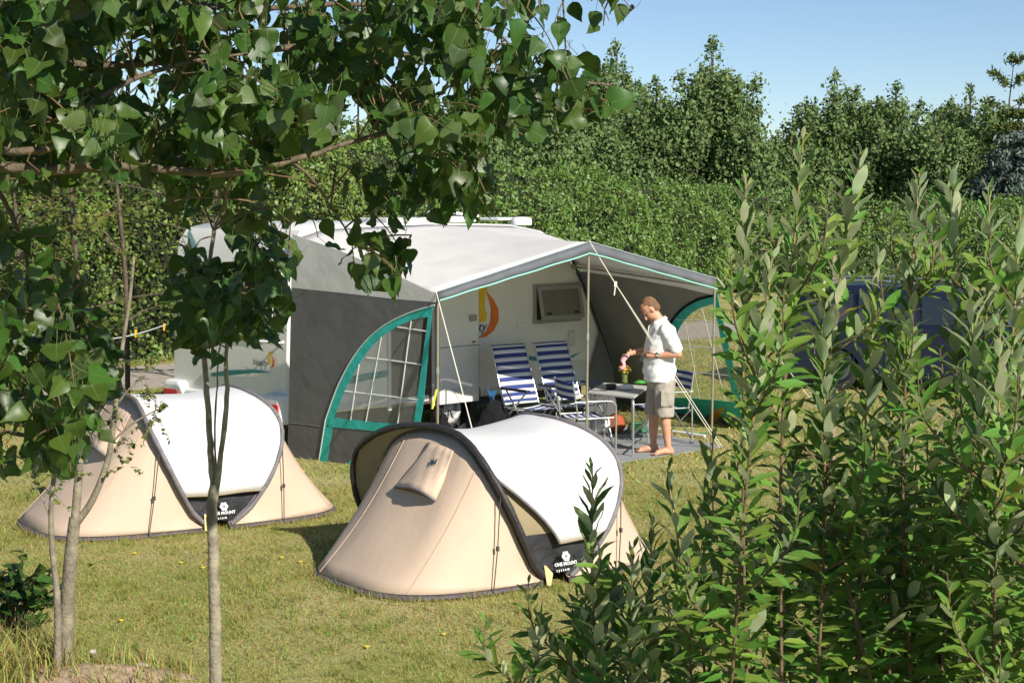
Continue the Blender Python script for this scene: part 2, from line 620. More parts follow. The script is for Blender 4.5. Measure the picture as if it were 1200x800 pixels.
# filler bushes low behind the gap so that no bare horizon shows
def far_conifer(px, top, Y, w, label, name, m, n=9000, size=.22, tier=.45, cat='tree', droop=.25):
    base = At(px, 300, Y); base.z = 0
    H = At(px, top, Y).z
    t = empty(name, base, 0, label, cat)
    tr = MB(); tr.tube([(0, 0, 0), (0, 0, H * .6), (0, 0, H)], [.05 * w + .01, .03 * w + .008, .010], 7)
    P = []; z = .3; i = 0
    while z < H * .97:
        r = w * (1 - z / H) ** .8 + .12
        for k in range(7):
            a = k * 2 * pi / 7 + i * .6 + random.uniform(-.2, .2)
            rr = r * random.uniform(.7, 1.1)
            e = Vector((cos(a) * rr, sin(a) * rr, z - droop * rr * .4))
            tr.tube([(0, 0, z), e * .5 + Vector((0, 0, z * .5 + .05)), e], [.03, .02, .006], 4, False)
            for _ in range(int(n * r / (w * 7 * (H / tier) * .5))):
                s = random.random() ** .6
                q = Vector((0, 0, z)).lerp(e, s)
                sp = .06 + .13 * s
                P.append((q.x + random.gauss(0, sp), q.y + random.gauss(0, sp), q.z + random.gauss(0, .07)))
        z += tier * random.uniform(.8, 1.2); i += 1
    P = np.array(P)
    V, Fc = leafcloud(P, size, .3, .6)
    tr.build('trunk', m_bark, t, world=False)
    npmesh('crown', V, Fc, m, t, kind='stuff')
far_conifer(1190, 112, 64, 3.6, 'dark green conifer at the right edge behind the hedge', 'conifer_tree', L_dark, 42000)
far_conifer(1194, 140, 60.5, 3.3, 'blue-grey cedar in front of the dark conifer at the right', 'cedar_tree', L_blue, 60000, droop=.9, tier=.36)
def thin_pine(px, top, Y, label):
    base = At(px, 300, Y); base.z = 0
    H = At(px, top, Y).z
    t = empty('thin_pine_tree', base, 0, label, 'tree')
    tr = MB(); tr.tube([(0, 0, 0), (.06, 0, H * .5), (-.05, 0, H * .8), (.10, 0, H)], [.07, .05, .03, .012], 6)
    P = []
    for z, dx, dz, k in ((H, .1, .05, 120), (H * .99, .35, .1, 90), (.905 * H, -.75, .25, 130), (.90 * H, .8, .28, 150), (.895 * H, .3, .12, 80), (.89 * H, -.35, .05, 80), (.80 * H, .7, .2, 130), (.78 * H, -.8, .2, 130)):
        a = Vector((0, 0, z - .25)); e = Vector((dx, random.uniform(-.3, .3), z + dz))
        tr.tube([a, a.lerp(e, .5) - Vector((0, 0, .05)), e], [.018, .012, .006], 4, False)
        for _ in range(k):
            q = a.lerp(e, random.uniform(.45, 1.05))
            P.append((q.x + random.gauss(0, .10), q.y + random.gauss(0, .1), q.z + random.gauss(0, .07)))
    V, Fc = leafcloud(np.array(P), .2, .3, .4)
    tr.build('trunk', m_bark, t, world=False)
    npmesh('crown', V, Fc, L_dark, t, kind='stuff')
thin_pine(1180, 68, 65, 'thin bare-stemmed treetop rising above the dark conifer')

# ================================================================== CARAVAN
TH = radians(43)
P0 = G(338, 535)
ca, cb = Vector((cos(TH), sin(TH), 0)), Vector((-sin(TH), cos(TH), 0))
def CW(x, y, z):
    return P0 + ca * x + cb * y + Vector((0, 0, z))
WALL_N = -cb                      # outward, towards the viewer
REAR_N = -ca
def wall(px, py, off=0.0):
    return onplane(px, py, P0 - cb * off, WALL_N)
def rear(px, py, off=0.0):
    return onplane(px, py, P0 - ca * off, REAR_N)
m_body = mat('caravan_paint', (0.77, 0.755, 0.70), 0.35, 0.04, 3, 0.05, 4, coat=0.2)
m_body2 = mat('caravan_trim', (0.60, 0.60, 0.57), 0.4, 0.05, 5)
m_gw = mat('white_plastic', (0.78, 0.78, 0.76), 0.4, 0.04, 8)
m_seal = mat('black_rubber', (0.02, 0.02, 0.022), 0.6, 0.2, 20)
m_glass_dk = mat('tinted_window', (0.055, 0.055, 0.05), 0.08, 0.1, 5, spec=0.6)
m_pane = mat('acrylic_pane', (0.20, 0.19, 0.17), 0.15, 0.08, 4)
m_frame = mat('window_frame_grey', (0.33, 0.32, 0.29), 0.5, 0.08, 8)
m_red = mat('red_lens', (0.55, 0.02, 0.02), 0.15, 0.15, 30)
m_teal_d = mat('teal_decal', (0.02, 0.27, 0.25), 0.4, 0.05, 8)
m_yel = mat('yellow_decal', (0.80, 0.50, 0.02), 0.4, 0.04, 8)
m_org = mat('orange_decal', (0.72, 0.17, 0.015), 0.4, 0.04, 8)
m_ink = mat('dark_ink', (0.03, 0.03, 0.05), 0.5, 0.05, 8)
m_tyre = mat('tyre_rubber', (0.025, 0.025, 0.026), 0.85, 0.2, 20, 0.3, 60)
m_steel = mat('painted_steel', (0.55, 0.55, 0.54), 0.35, 0.08, 10, metal=0.3)
m_alu = mat('aluminium', (0.62, 0.62, 0.60), 0.32, 0.1, 20, metal=0.85)
m_dark_in = mat('interior_shade', (0.06, 0.04, 0.028), 0.7, 0.3, 4)

car_van = empty('caravan', P0, TH, 'cream touring caravan with teal swoosh, flame emblem and open side door', 'caravan')
prof = [(0.02, .44), (0.0, .75), (0.04, 1.9), (0.10, 2.36), (0.22, 2.52), (0.5, 2.57), (2.0, 2.59), (3.4, 2.55), (3.95, 2.46), (4.25, 2.32), (4.46, 2.10),
        (4.62, 1.85), (4.85, 1.42), (5.03, 1.05), (5.16, .80), (5.16, .55), (5.10, .44)]
WL = 2.52                          # axle position along the side
arch = []
for k in range(13):
    a = pi * k / 12
    arch.append((WL + .40 * cos(a), .44 + .27 * sin(a)))
full = prof + arch
WID = 2.4
mb = MB()
insets = [(0.0, .035), (.035, 0.0), (WID - .06, 0.0), (WID, .06)]
cx, cz = 2.5, 1.4
def shr(p, d):
    v = Vector((p[0] - cx, p[1] - cz)); l = v.length
    return (p[0] - v.x / l * d, p[1] - v.y / l * d)
rowsb = []
for y, d in insets:
    rowsb.append([(shr(p, d)[0], y, shr(p, d)[1]) for p in full])
mb.grid(rowsb, True)
mb.poly(rowsb[0][::-1]); mb.poly(rowsb[-1])
body = mb.build('body', m_body, car_van, world=False, fixn=True, autosmooth=True)
# interior blocker under the wheel arch, chassis
MB().box((2.6, 1.2, .36), (4.6, 1.9, .10)).build('chassis', m_seal, car_van, world=False)
# wheels
def wheel(parent, x, y, z, r, side=-1, name='wheel'):
    """axis along local y; side is the outer face direction"""
    R = Matrix.Rotation(-side * pi / 2 * -1, 3, 'X')
    t = MB().lathe([(r * .66, -.085), (r * .80, -.095), (r * .95, -.085), (r, -.06), (r, .06), (r * .95, .085), (r * .80, .095), (r * .66, .085)], (x, y, z), 28, R)
    w = t.build(name, m_tyre, parent, smooth=True, world=False)
    rim = MB().lathe([(r * .67, .085), (r * .64, .09), (r * .60, .055), (r * .50, .03), (r * .44, .045), (r * .30, .05), (r * .22, .02), (r * .1, .015), (0.002, .015)], (x, y, z), 28, R)
    rim.build('rim', m_steel, w, smooth=True, world=False)
    hb = MB()
    for k in range(14):
        a = 2 * pi * k / 14
        c = Vector((x, y, z)) + R @ Vector((cos(a) * r * .545, sin(a) * r * .545, .046))
        hb.lathe([(0.0005, .004), (.013, .004), (.013, -.004)], c, 8, R)
    for k in range(4):
        a = 2 * pi * k / 4 + .4
        c = Vector((x, y, z)) + R @ Vector((cos(a) * r * .22, sin(a) * r * .22, .030))
        hb.lathe([(0.0005, .008), (.011, .008), (.011, -.004)], c, 8, R)
    hb.build('rim_holes', m_seal, w, world=False, kind='stuff')
    return w
wheel(car_van, WL - .02, .075, .325, .325, -1)
# door opening: flat plate coloured as interior shade; door folded back flat against the wall
def wallbox(px0, py0, px1, py1):
    a, b = wall(px0, py0), wall(px1, py1)
    inv = wm(car_van).inverted()
    return inv @ a, inv @ b
def wl(px, py, off=0.0):
    return wm(car_van).inverted() @ wall(px, py, off)
x_hinge = wl(506, 420).x
x_d0 = x_hinge - .66
MB().box(((x_d0 + x_hinge) / 2, -.004, 1.23), (.64, .016, 1.60)).build('doorway', m_dark_in, car_van, world=False)
fr = MB()
for xx in (x_d0 - .005, x_hinge + .005 - .0):
    fr.box((xx, -.012, 1.23), (.04, .03, 1.66))
fr.box(((x_d0 + x_hinge) / 2, -.012, 2.05), (.70, .03, .04))
fr.build('door_frame', m_body2, car_van, world=False)
dz0 = wl(530, 471).z
door = MB().box((x_hinge + .345, -.095, (dz0 + 2.02) / 2), (.63, .035, 2.02 - dz0)).build('door', m_body, car_van, world=False, bevel=.008)
MB().box((x_hinge + .345, -.1155, wl(530, 405).z), (.62, .004, .012)).build('door_seam', m_frame, door, world=False)
MB().box((x_hinge + .57, -.118, wl(530, 401).z), (.05, .008, .02)).build('door_latch', m_red, door, world=False)
MB().box((x_hinge + .55, -.130, wl(545, 372).z), (.10, .035, .075)).build('door_handle', m_frame, door, world=False, bevel=.008)
MB().box((x_hinge + .668, -.07, (dz0 + 2.02) / 2), (.012, .05, 2.02 - dz0)).build('door_seal', m_seal, door, world=False)
# embossed panel low on the door
MB().box((x_hinge + .30, -.1145, dz0 + .16), (.26, .004, .05)).build('door_vent', m_body2, door, world=False)
# window, hinged at the top and pushed out
w0, w1 = wl(626, 379), wl(678, 331)
wx0, wx1, wz0, wz1 = w0.x, w1.x, w0.z + .02, w1.z - .02
mb = MB()
for (c, s) in [(((wx0 + wx1) / 2, -.012, wz0), (wx1 - wx0 + .06, .03, .05)), (((wx0 + wx1) / 2, -.012, wz1), (wx1 - wx0 + .06, .03, .05)),
               ((wx0, -.012, (wz0 + wz1) / 2), (.05, .028, wz1 - wz0)), ((wx1, -.012, (wz0 + wz1) / 2), (.05, .028, wz1 - wz0))]:
    mb.box(c, s)
win = mb.build('window', m_frame, car_van, world=False, bevel=.006)
MB().box(((wx0 + wx1) / 2, -.004, (wz0 + wz1) / 2), (wx1 - wx0 - .05, .012, wz1 - wz0 - .05)).build('window_opening', m_dark_in, win, world=False)  # flat plate, dark colour stands for the unlit inside
tilt = radians(12)
Rt = Matrix.Rotation(-tilt, 3, 'X')
hp = Vector(((wx0 + wx1) / 2, -.04, wz1 - .01)); hh = wz1 - wz0 - .03
def tl(x, z, y=0): return hp + Rt @ Vector((x, y, z))
fw = wx1 - wx0 - .03
mb = MB()
for (c, s) in [((0, -.02), (fw, .05)), ((0, -hh + .02), (fw, .05)), ((-fw / 2 + .025, -hh / 2), (.05, hh - .08)), ((fw / 2 - .025, -hh / 2), (.05, hh - .08))]:
    mb.box(tl(c[0], c[1]), (s[0], .025, s[1]), Rt)
sash = mb.build('window_sash', m_frame, win, world=False, bevel=.006)
MB().box(tl(0, -hh / 2), (fw - .09, .012, hh - .09), Rt).build('window_pane', m_pane, win, world=False)
for x in (-fw * .32, fw * .32):
    MB().box(tl(x, -hh + .075, -.012), (.06, .02, .025), Rt).build('window_latch', m_seal, win, world=False)
# decals on the wall, laid 2 mm proud
def decal(name, pts, m, plane=wall, off=.003, par=car_van):
    q = [plane(x, y, off) for x, y in pts]
    return MB().poly(q).build(name, m, par)
decal('flame_yellow', [(563, 334), (574, 330), (569, 344), (568, 359), (571, 369), (569.5, 376), (563, 378), (555, 376), (552, 366), (553, 355), (557, 343)], m_yel, off=.0035)
decal('flame_orange', [(569, 340), (578, 350), (584, 362), (584.5, 375), (579, 387), (570, 394.5), (560, 396), (569.5, 388.5), (574.5, 377), (575.5, 362), (572.5, 350)], m_org, off=.0055)
decal('teal_swoosh', [(590, 409), (606, 413.5), (622, 417), (640, 419.5), (656, 419.3), (668, 417), (681.5, 411.5), (671, 419), (656, 423.6), (640, 424.6), (622, 422), (606, 417)], m_teal_d)
decal('teal_swoosh', [(408, 441), (430, 437), (456, 433.5), (456, 441), (432, 445), (410, 450)], m_teal_d)
def frame4(plane_pt, xdir, out):
    x = xdir.normalized(); y = Vector((0, 0, 1)); z = out.normalized()
    return Matrix(((x.x, y.x, z.x, plane_pt.x), (x.y, y.y, z.y, plane_pt.y), (x.z, y.z, z.z, plane_pt.z), (0, 0, 0, 1)))
text_mesh('beauty', .17, 'lettering', m_ink, car_van, frame4(wall(537, 390, .007), ca, WALL_N), .25)
# sockets, hatches on the side wall
mb = MB()
a = wl(669, 397); mb.box((a.x, -.012, a.z), (.12, .022, .2))
mb.build('power_socket', m_body2, car_van, world=False, bevel=.01)
a = wl(672, 437); MB().box((a.x, -.004, a.z), (.5, .01, .32)).build('service_hatch', m_body2, car_van, world=False, bevel=.003)
a = wl(611, 381); MB().box((a.x, -.01, a.z), (.14, .02, .05)).build('vent_grille', m_gw, car_van, world=False, bevel=.004)
# grey skirt rail
MB().box((1.05, -.006, .50), (2.0, .014, .07)).build('side_rail', m_body2, car_van, world=False)
MB().box((4.0, -.006, .50), (2.1, .014, .07)).build('side_rail', m_body2, car_van, world=False)
# rear: window, trim, rail, bumper with lamps, decals
def rl(px, py, off=0.0):
    return wm(car_van).inverted() @ rear(px, py, off)
a, b = rl(318, 386), rl(212, 328)
ry0, ry1, rz0, rz1 = a.y, b.y, rl(318, 388).z, rl(318, 338).z
mb = MB()
xo = .012
for (c, s) in [((-.0 + xo, (ry0 + ry1) / 2, rz0), (.06, ry1 - ry0 + .06, .05)), ((xo + .02, (ry0 + ry1) / 2, rz1), (.06, ry1 - ry0 + .06, .05)),
               ((xo, ry0, (rz0 + rz1) / 2), (.055, .05, rz1 - rz0)), ((xo, ry1, (rz0 + rz1) / 2), (.055, .05, rz1 - rz0))]:
    mb.box(c, s)
rw = mb.build('rear_window', m_frame, car_van, world=False, bevel=.006)
MB().box((.0, (ry0 + ry1) / 2, (rz0 + rz1) / 2), (.05, ry1 - ry0 - .05, rz1 - rz0 - .05)).build('pane', m_glass_dk, rw, world=False)
MB().box((.02, 1.2, rz1 + .17), (.06, 2.2, .03)).build('rear_trim', m_body2, car_van, world=False)
ar = rl(310, 399).z
MB().tube([(.03, .10, ar), (-.09, .12, ar), (-.09, .95, ar), (.03, .97, ar)], .016, 8).build('grab_rail', m_gw, car_van, smooth=True, world=False)
bz = rl(329, 479).z
for yy, s in ((.17, 1), (WID - .17, -1)):
    mb = MB().box((-.02, yy, bz + .0), (.20, .36, .34))
    bo = mb.build('bumper_corner', m_gw, car_van, world=False, bevel=.05)
    MB().box((-.118, yy, bz - .01), (.03, .30, .15)).build('tail_lamp', m_red, bo, world=False, bevel=.012)
MB().box((-.0, WID / 2, bz - .02), (.10, WID - .70, .20)).build('bumper', m_gw, car_van, world=False, bevel=.03)
decal('teal_swoosh', [(247, 437), (270, 433.5), (300, 433), (318, 436.5), (296, 437), (266, 440), (248, 441)], m_teal_d, rear, .012)
decal('flame_yellow', [(316, 411), (318.2, 413), (316.4, 420), (317.5, 426), (314.8, 428), (313.2, 423), (313.6, 416)], m_yel, rear, .012)
decal('flame_orange', [(318, 415), (321.5, 422), (321, 429), (316, 432.5), (319.2, 426), (319, 420)], m_org, rear, .0135)
decal('light_blue_stripe', [(222, 268), (233, 292), (230, 300), (219, 276)], mat('pale_blue_decal', (.35, .60, .66), .4), rear, .10)
text_mesh('beauty', .11, 'lettering', m_ink, car_van, frame4(rear(296, 427, .012), -cb, REAR_N), .25)
# roof fittings
def roofp(px, y):
    """point on the roof at width y below sight line px"""
    for k in range(400):
        x = k * .0125
        if proj(CW(x, y, 2.58))[0] >= px:
            return x
    return 4
x = roofp(531, 1.3)
hat = MB().box((x, 1.3, 2.60), (.46, .45, .08)).build('roof_hatch', m_gw, car_van, world=False, bevel=.03)
MB().box((x, 1.3, 2.665), (.50, .48, .035), Matrix.Rotation(radians(6), 3, 'Y')).build('hatch_lid', m_gw, hat, world=False, bevel=.015)
x = roofp(468, 1.2); MB().box((x, 1.2, 2.60), (.9, .6, .06)).build('roof_box', m_body2, car_van, world=False, bevel=.03)
x = roofp(611, 1.2); MB().lathe([(.001, .11), (.10, .105), (.14, .08), (.14, .0)], (x, 1.2, 2.51), 18).build('roof_vent', m_gw, car_van, smooth=True, world=False)
x = roofp(585, 1.7); MB().box((x, 1.7, 2.585), (.4, .4, .04)).build('roof_hatch', m_gw, car_van, world=False, bevel=.02)
MB().tube([(5.0, 1.0, .42), (6.2, 1.2, .42)], .035, 8).tube([(5.0, 1.4, .42), (6.2, 1.2, .42)], .035, 8).build('drawbar', m_steel, car_van, world=False)

# ================================================================== AWNING
m_cw = mat('awning_white', (0.80, 0.78, 0.755), 0.85, 0.05, 2.2, 0.25, 3.0, transl=0.28, bdist=.05)
m_cg = mat('awning_grey', (0.165, 0.16, 0.162), 0.8, 0.12, 3, 0.2, 4, transl=0.18, bdist=.05)
m_cv = mat('valance_grey', (0.115, 0.12, 0.135), 0.75, 0.12, 6, 0.3, 9, bdist=.03)
m_ct = mat('awning_teal', (0.035, 0.48, 0.43), 0.7, 0.14, 6, 0.3, 12, bdist=.02)
m_pip = mat('mint_piping', (0.30, 0.66, 0.55), 0.6, 0.05)
m_film = mat('clear_film', (0.66, 0.66, 0.60), 0.12, 0.1, 3, 0.15, 6, alpha=0.26)
m_line = mat('window_grid_white', (0.72, 0.72, 0.68), 0.6, 0.05)
m_rope = mat('rope_cream', (0.75, 0.70, 0.58), 0.8, 0.1, 60)
m_pole = mat('pole_bronze', (0.36, 0.33, 0.24), 0.4, 0.1, 10, metal=0.5)
m_black = mat('black_cloth', (0.012, 0.012, 0.014), 0.9, 0.3, 10, 0.3, 20, spec=0.1)
m_strap = mat('yellow_strap', (0.65, 0.62, 0.05), 0.7, 0.1)

A0, B0, C0 = G(512.5, 566), G(687, 547), G(834, 526)
At_ = At(511, 343, A0.y); Bt_ = At(690, 284, B0.y); Ct_ = At(838, 327, C0.y)
Ab_ = At(513, 351, A0.y); Bb_ = At(690, 296, B0.y); Cb_ = At(838, 338, C0.y)
awn = empty('awning', (A0 + C0) / 2, 0, 'white roofed caravan awning with grey and teal side panels on three poles', 'awning')
# roof cloth
def rail(t):
    x = .02 + t * 4.50
    z = np.interp(x, [0, .5, 2, 3.4, 3.95, 4.25, 4.46, 4.62], [2.40, 2.53, 2.565, 2.53, 2.43, 2.28, 2.08, 1.92])
    return CW(x, -.015, float(z))
def front(t):
    return At_.lerp(Bt_, t * 2) if t < .5 else Bt_.lerp(Ct_, t * 2 - 1)
rows = []
NS, NT = 14, 40
for i in range(NS + 1):
    s = i / NS
    row = []
    for j in range(NT + 1):
        t = j / NT
        p = rail(t).lerp(front(t), s)
        sag = -.05 * sin(pi * s) * (1 - .5 * abs(2 * t - 1)) + .035 * sin(pi * s) * max(0, 1 - abs(t - .5) / .05) * .6
        p.z += sag + .010 * sin(pi * s) * noise.noise(Vector((s * 3, t * 14, 1.3)))
        row.append(p)
    rows.append(row)
MB().grid(rows).build('roof', m_cw, awn, smooth=True, solid=.004)
# valance
vt = []; vb = []; vp = []
fo = Vector((.012, -.014, 0))
for j in range(41):
    t = j / 40
    a = front(t) + fo * .6
    b = (Ab_.lerp(Bb_, t * 2) if t < .5 else Bb_.lerp(Cb_, t * 2 - 1)) + fo * 1.5
    b = b + fo * 1.2 * sin(t * 47) * .6
    vt.append(a); vb.append(b)
MB().grid([vt, [a.lerp(b, .5) + fo * (.6 + .5 * sin(i * 1.1)) for i, (a, b) in enumerate(zip(vt, vb))], vb]).build('valance', m_cv, awn, smooth=True, solid=.004)
MB().tube([p - Vector((0, 0, .006)) + fo * .3 for p in vb], .0085, 6).build('piping', m_pip, awn, smooth=True)
MB().tube([p + Vector((0, 0, .010)) for p in vt], .006, 6).build('edge_piping', mat('valance_edge', (.30, .38, .40), .6), awn, smooth=True)
# poles with a centre joint
for nm, a, b in (('pole', A0, Ab_), ('pole', B0, Bb_), ('pole', C0, Cb_)):
    top = b + Vector((0, .03, .05))
    po = MB().tube([a + Vector((0, .03, 0)), top], .0135, 10).build(nm, m_pole, awn, smooth=True)
    j = (a + Vector((0, .03, 0))).lerp(top, .58)
    MB().tube([j, j + Vector((0, 0, .07))], .018, 10).build('pole_clamp', m_alu, po, smooth=True)
# side panel near the viewer
Qn = G(484, 553)
LA = At(508, 356, A0.y)
pp = P0 - cb * .02
nL = (Qn - pp).cross(LA - pp).normalized()
if nL.y > 0: nL = -nL
def LP(px, py, off=0.0):
    return onplane(px, py, pp, nL) + nL * off
# arc of the window (outer edge) in the panel
def arc(pts, n=5):
    return [(p.x, p.y) for p in spline([Vector((x, y, 0)) for x, y in pts], n)]
aO = arc([(510, 357), (478, 367), (446, 384), (420, 410), (398, 448), (382, 491)])
aI = arc([(502, 371), (480, 376), (452, 391), (428, 416), (407, 452), (392, 489)])
def clothpoly(pts, fn, name, m, par, off=0.0, solid=.003):
    mbx = MB().poly([fn(x, y, off) for x, y in pts])
    o = mbx.build(name, m, par)
    me = o.data
    bm = bmesh.new(); bm.from_mesh(me)
    bmesh.ops.triangulate(bm, faces=bm.faces)
    bm.to_mesh(me); bm.free()
    if solid:
        md = o.modifiers.new('thick', 'SOLIDIFY'); md.thickness = solid; md.offset = 0
    return o
clothpoly([(341.5, 337)] + [(400, 343), (460, 350), (511, 354)] + aO[1:] + [(374, 541), (337, 536)], LP, 'side_panel', m_cg, awn)
clothpoly([(343, 274), (400, 294), (460, 320), (511, 344), (511, 354), (460, 350), (400, 343), (341.5, 337)], LP, 'gable', m_cw, awn, .002)
clothpoly(aO + [(374, 541), (383.5, 542), (390, 500), (382.5, 499.5), (391.5, 489)] + aI[::-1][1:] + [(497, 374), (487, 486), (487, 496), (391, 490)][0:0], LP, 'window_border', m_ct, awn, .004)
clothpoly([(502, 371), (508, 357.5), (506, 372), (497, 470), (484, 552), (475, 551), (486, 490)], LP, 'corner_strip', m_ct, awn, .005)
clothpoly([(386, 489), (391, 489), (440, 494.5), (487, 497), (486, 507.5), (440, 504.5), (389, 500), (385, 500)], LP, 'window_band', m_ct, awn, .006)
clothpoly([(439, 504), (462, 505.5), (421, 548), (405, 546)], LP, 'diagonal_strip', m_ct, awn, .0055)
clothpoly([(388, 499), (486, 506), (479, 552), (382, 542)], LP, 'lower_panel', m_cg, awn, .001)
clothpoly([(391, 490)] + aI[::-1] + [(496, 374), (486, 498)], LP, 'window_film', m_film, awn, .0, 0)
mb = MB()
def strip(fn, pts, w, off):
    q = [fn(x, y, off) for x, y in pts]
    return q
for pts in ([(447, 395), (429, 494)], [(482, 376), (466, 497)], [(415, 439), (410, 492)][0:0] or [(421, 427), (411, 492)], [(430, 419), (458, 422), (494, 427)], [(404, 458), (447, 463), (490, 468)], [(466, 383), (500, 388)]):
    mb.tube([LP(x, y, .004) for x, y in pts], .0065, 5)
mb.build('window_grid', m_line, awn)
mb = MB(); mb.tube([LP(x, y, .010) for x, y in aO + [(374, 541)]], .006, 5)
mb.build('window_piping', m_line, awn)
mb = MB(); mb.tube([LP(x, y, .004) for x, y in [(339, 495), (360, 497), (383, 501)]], .003, 5)
mb.build('panel_seam', mat('seam_grey', (.18, .18, .18), .7), awn)
# side panel on the far side
K1 = wall(683, 318, .01); Qf = G(880, 503)
nR = (Qf - K1).cross(Cb_ + Vector((.04, .03, 0)) - K1).normalized()
if nR.y > 0: nR = -nR
def RP(px, py, off=0.0):
    return onplane(px, py, K1, nR) + nR * off
oO = arc([(838, 347), (818, 352), (800, 363), (786, 380), (775, 405), (766, 440), (761, 470)])
oI = arc([(836, 356), (820, 361), (806, 371), (795, 387), (785, 412), (777, 441), (772, 467)])
clothpoly([(683, 318), (740, 326), (800, 337), (838, 346)] + oO[1:] + [(757, 497), (712, 495), (706, 470), (700, 425), (690, 390), (680, 352), (668, 318)], RP, 'side_panel', mat('awning_grey_roof_lit', (0.25, 0.24, 0.23), 0.85, 0.1, 3, 0.2, 4, bdist=.05), awn)  # grey lightened to carry the light coming through the white roof
clothpoly([(668, 300), (740, 313), (800, 325), (838, 333), (838, 346), (800, 337), (740, 326), (683, 318)], RP, 'gable', m_cw, awn, .002)
clothpoly(oO + [(772, 467)] + oI[::-1][1:] + [(838, 353)], RP, 'window_border', m_ct, awn, .004)
clothpoly([(836, 352), (840, 341), (874, 490), (880, 503), (871, 503), (860, 470)], RP, 'corner_strip', m_ct, awn, .005)
clothpoly([(757, 464), (812, 466), (866, 471), (872, 488), (812, 484), (757, 482)], RP, 'window_band', m_ct, awn, .006)
clothpoly([(757, 481), (872, 487), (877, 503), (757, 497)], RP, 'lower_panel', m_cg, awn, .001)
clothpoly([(817, 482), (832, 483), (818, 499), (803, 498)], RP, 'diagonal_strip', m_ct, awn, .0055)
clothpoly([(835, 480), (851, 476), (838, 497), (826, 499)], RP, 'orange_strip', mat('orange_cloth', (.62, .30, .02), .7), awn, .008)
clothpoly([(772, 466)] + oI[::-1] + [(838, 354), (866, 470)], RP, 'window_film', m_film, awn, 0, 0)
mb = MB()
for pts in ([(803, 377), (820, 467)], [(823, 362), (850, 469)], [(785, 410), (793, 465)], [(793, 374), (842, 377)], [(781, 402), (852, 410)], [(774, 432), (859, 440)]):
    mb.tube([RP(x, y, .004) for x, y in pts], .006, 5)
mb.build('window_grid', m_line, awn)
mb = MB(); mb.tube([RP(x, y - 1.5, .008) for x, y in oO[:24]], .016, 6)
mb.build('window_piping', m_black, awn)
# cloth drawn round the front of the caravan
clothpoly([(703, 388), (718, 430), (724, 494), (700, 497), (682, 494), (690, 440)], lambda x, y, o: wall(x, y, .05), 'draught_skirt', m_cg, awn)
mb = MB(); mb.tube([wall(x, y, .03) for x, y in [(668, 300), (683, 332), (696, 366), (706, 394), (716, 424)]], .014, 6)
mb.build('rail_cord', m_seal, awn, smooth=True)
# rafter from the caravan to the far front corner
mb = MB(); ra = wall(673, 312, .03); rb = Cb_ + Vector((-.05, .1, .02))
mb.tube([ra, ra.lerp(rb, .5), rb], .012, 8)
mb.box(ra, (.06, .06, .06))
mb.build('rafter', m_pole, awn, smooth=True)
# guy ropes
gB = G(845, 526)
mb = MB()
sl = Bt_.lerp(gB, .19)
mb.tube([Bt_ + Vector((0, -.03, .02)), sl], .006, 6)
for o in (-.016, .016):
    mb.tube([sl, sl.lerp(gB, .5) + Vector((o, 0, 0)), gB + Vector((o, 0, .02))], .0055, 6)
mb.box(sl, (.03, .03, .06)); mb.tube([sl, sl + Vector((-.015, -.01, -.12))], .007, 5)
mb.build('guy_rope', m_rope, awn)
gA = G(583, 616)
MB().tube([At_ + Vector((0, -.03, .02)), gA], .0055, 6).build('guy_rope', m_rope, awn)
gC = G(975, 500)
MB().tube([Ct_ + Vector((.02, -.02, .02)), gC], .0055, 6).build('guy_rope', m_rope, awn)
for g in (gB, gA, gC):
    MB().tube([g + Vector((.02, -.02, .04)), g + Vector((-.02, .02, -.12))], .006, 6).build('peg', m_steel, awn)
a = At(512, 456, A0.y - .02); b = At(507, 479, A0.y - .02)
MB().prism([a + Vector((.010, 0, 0)), a + Vector((-.012, 0, 0)), b + Vector((-.014, 0, 0)), b + Vector((.008, 0, 0))], (0, .003, 0)).build('strap', m_strap, awn)
# ground sheet
m_sheet = mat('groundsheet_weave', (0.27, 0.28, 0.285), 0.9, 0.08, 8, 0.2, 120)
gs = [G(506, 577), G(716, 544), G(848, 524), CW(4.75, -.05, 0), CW(1.2, -.05, 0), G(474, 552)]
MB().prism([p + Vector((0, 0, .003)) for p in gs], (0, 0, .008)).build('groundsheet', m_sheet, origin=gs[1], label='flat grey groundsheet spread under the awning', cat='groundsheet')
GSPOLY = [(p.x, p.y) for p in gs]

# ================================================================== POP-UP TENTS
m_beige = mat('tent_beige', (0.66, 0.50, 0.375), 0.75, 0.05, 2.5, 0.22, 2.6, transl=0.12, bdist=.06, stretch=(1, 1, .6))
m_twhite = mat('tent_white', (0.80, 0.79, 0.77), 0.6, 0.03, 3, 0.2, 3, transl=0.12, bdist=.04)
m_khaki = mat('tent_khaki', (0.36, 0.29, 0.17), 0.8, 0.08, 4, 0.2, 6, transl=0.2)
m_hem = mat('tent_hem', (0.10, 0.082, 0.10), 0.8, 0.15, 10, 0.3, 25)
m_hoopb = mat('hoop_black', (0.035, 0.030, 0.030), 0.55, 0.3, 14, 0.4, 30)
m_hoopg = mat('hoop_grey', (0.17, 0.155, 0.165), 0.65, 0.2, 14, 0.4, 30)
m_panel = mat('door_black', (0.030, 0.030, 0.036), 0.6, 0.3, 6, 0.6, 9, bdist=.05)
m_cord = mat('cord_dark', (0.07, 0.05, 0.05), 0.8, 0.2)
m_print = mat('white_print', (0.75, 0.75, 0.75), 0.6, 0.03)
m_brown = mat('tent_brown', (0.16, 0.09, 0.05), 0.8, 0.2)

